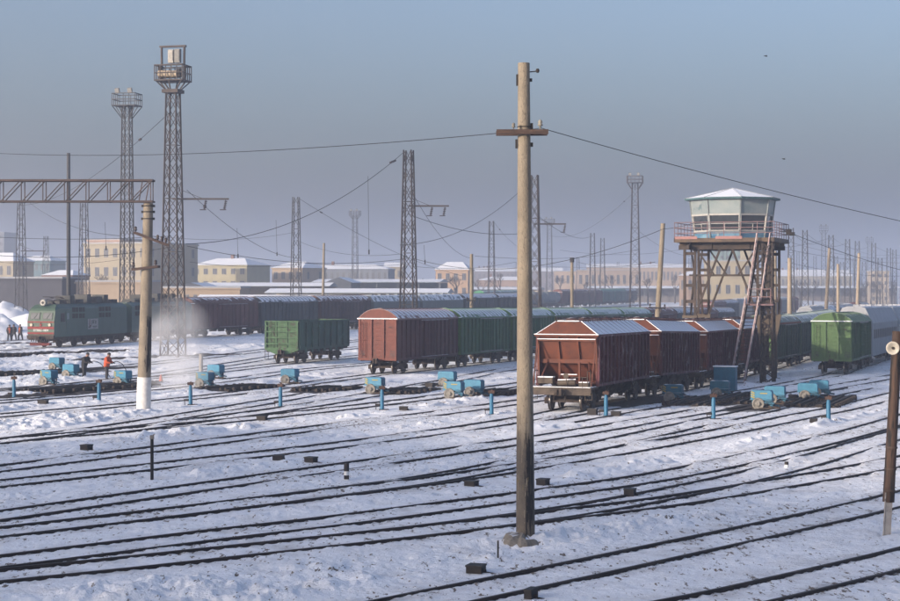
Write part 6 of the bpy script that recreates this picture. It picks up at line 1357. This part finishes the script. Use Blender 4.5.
wire(PD(475, 256, 240), PD(640, 249, 330), 1.0, 'long far wire behind the foreground pole', .04)
wire(PD(296, 232, 266), PD(130, 233, 210), 1.0, 'faint upper wire left of the plain mast', .03)
for i, (px, p0, p1, Y, lb) in enumerate([(237, 228, 256, 200, 'thin dropper with weight right of the tallest mast'), (276, 220, 254, 230, 'thin dropper with weight left of the plain mast'), (368, 176, 252, 180, 'long thin dropper left of the dark mast'), (105, 222, 248, 200, 'thin dropper left of the platform mast'), (424, 245, 262, 200, 'thin dropper right of the dark mast')]):
    a = PD(px, p0, Y); c = PD(px + 1, p1, Y); b = MB(); b.tube(a, c, .02, n=4); b.box(tuple(c), (.14, .14, .5)); o = b.build('dropper_wire', WIREM); tag(o, lb, 'wire')
for px0_, py0_, Y0_, px1_, py1_, Y1_, sg, lb in [(700, 246, 300, 830, 238, 420, 1.5, 'faint wire passing behind the watchtower legs'), (790, 242, 370, 900, 258, 460, 1.2, 'faint upper wire behind the cream poles'), (786, 262, 300, 900, 276, 420, .8, 'faint lower contact wire above the far roofs on the right'), (560, 250, 420, 700, 246, 420, 1.6, 'faint wire right of the foreground pole, upper'), (540, 266, 420, 700, 262, 420, .8, 'faint wire right of the foreground pole, lower'), (410, 266, 300, 516, 262, 330, .8, 'faint contact wire left of the foreground pole'), (408, 214, 176, 534, 232, 215, 1.0, 'wire between the two bracket-arm masts'), (0, 262, 300, 130, 258, 300, .8, 'faint contact wire over the locomotive'), (190, 262, 250, 300, 264, 266, .5, 'faint contact wire over the maroon boxcar'), (296, 262, 266, 408, 264, 300, .5, 'faint contact wire over the blue-roofed sheds'), (847, 246, 540, 895, 254, 600, 1.5, 'faint span wire among the last right-hand masts')]:
    wire(PD(px0_, py0_, Y0_), PD(px1_, py1_, Y1_), sg, lb, .045)
# birds
for px, py, Y, lb in ((766, 56, 80, 'tiny dark bird high in the sky, upper one'), (784, 159, 90, 'tiny dark bird above the watchtower, lower one')):
    p = PD(px, py, Y); b = MB(); b.lathe([(.01, -.16), (.05, -.06), (.055, .02), (.03, .1), (.012, .16)], n=8, axis=(1, 0, .1)); 
    for s in (-1, 1): b.add([(-.05, 0, .02), (.06, 0, .02), (.0, s * .2, .10), (-.08, s * .34, .04)], [(0, 1, 2, 3)]); b.add([(-.05, 0, .0), (.06, 0, .0), (.0, s * .2, .08), (-.08, s * .34, .03)], [(3, 2, 1, 0)])
    o = b.build('bird', BLACK); o.scale = (.55, .55, .55); o.location = p; o.rotation_euler = (0, R(10), R(20)); tag(o, lb, 'bird')
# ================================================================== steam and haze
g = G(176, 389); r = MB(); nseg = 20; prof = []
hs = (388 - 300) * g.y / F
r.lathe([(.3, 0), (2.2, .15), (2.7, hs * .25), (2.8, hs * .5), (2.5, hs * .8), (1.3, hs * 1.0), (.2, hs * 1.05)], n=24)
so_ = r.build('steam', [], None); so_.location = (g.x - .1, g.y, g.z + .05); tag(so_, kind='stuff')
m = bpy.data.materials.new('steam_volume'); m.use_nodes = True; n = m.node_tree.nodes; l = m.node_tree.links; n.remove(n['Principled BSDF']); pv = n.new('ShaderNodeVolumePrincipled'); l.new(pv.outputs[0], n['Material Output'].inputs['Volume'])
pv.inputs['Color'].default_value = (.99, .99, 1, 1); tc = n.new('ShaderNodeTexCoord'); nz = n.new('ShaderNodeTexNoise'); nz.inputs['Scale'].default_value = .55; nz.inputs['Detail'].default_value = 4; nz.inputs['Roughness'].default_value = .55; l.new(tc.outputs['Object'], nz.inputs['Vector'])
mp = n.new('ShaderNodeMapping'); mp.inputs['Location'].default_value = (0, 0, -.42 * hs / 5.6 * 1.0); mp.inputs['Scale'].default_value = (1 / 2.8, 1 / 2.8, 1 / (hs * .80)); l.new(tc.outputs['Object'], mp.inputs['Vector']); mp.inputs['Location'].default_value = (0, 0, -.45)
ln = n.new('ShaderNodeVectorMath'); ln.operation = 'LENGTH'; l.new(mp.outputs[0], ln.inputs[0]); fr = n.new('ShaderNodeMapRange'); fr.inputs[1].default_value = 1.0; fr.inputs[2].default_value = .15; l.new(ln.outputs['Value'], fr.inputs[0])
nr_ = n.new('ShaderNodeMapRange'); nr_.inputs[1].default_value = .36; nr_.inputs[2].default_value = .68; l.new(nz.outputs[0], nr_.inputs[0])
mu = n.new('ShaderNodeMath'); mu.operation = 'MULTIPLY'; l.new(fr.outputs[0], mu.inputs[0]); l.new(nr_.outputs[0], mu.inputs[1]); m2 = n.new('ShaderNodeMath'); m2.operation = 'MULTIPLY'; l.new(mu.outputs[0], m2.inputs[0]); m2.inputs[1].default_value = .6; l.new(m2.outputs[0], pv.inputs['Density'])
so_.data.materials.append(m)
b = MB(); x0, x1, y0, y1, z0, z1 = -3500, 3500, -90, 5800, -5.2, 62
b.box(((x0 + x1) / 2, (y0 + y1) / 2, (z0 + z1) / 2), (x1 - x0, y1 - y0, z1 - z0)); ho = b.build('haze', [], None); tag(ho, kind='stuff')
m = bpy.data.materials.new('haze_volume'); m.use_nodes = True; n = m.node_tree.nodes; l = m.node_tree.links; n.remove(n['Principled BSDF']); pv = n.new('ShaderNodeVolumePrincipled'); l.new(pv.outputs[0], n['Material Output'].inputs['Volume'])
pv.inputs['Color'].default_value = (.75, .77, .83, 1); pv.inputs['Density'].default_value = HAZE; pv.inputs['Anisotropy'].default_value = 0.7
ho.data.materials.append(m)
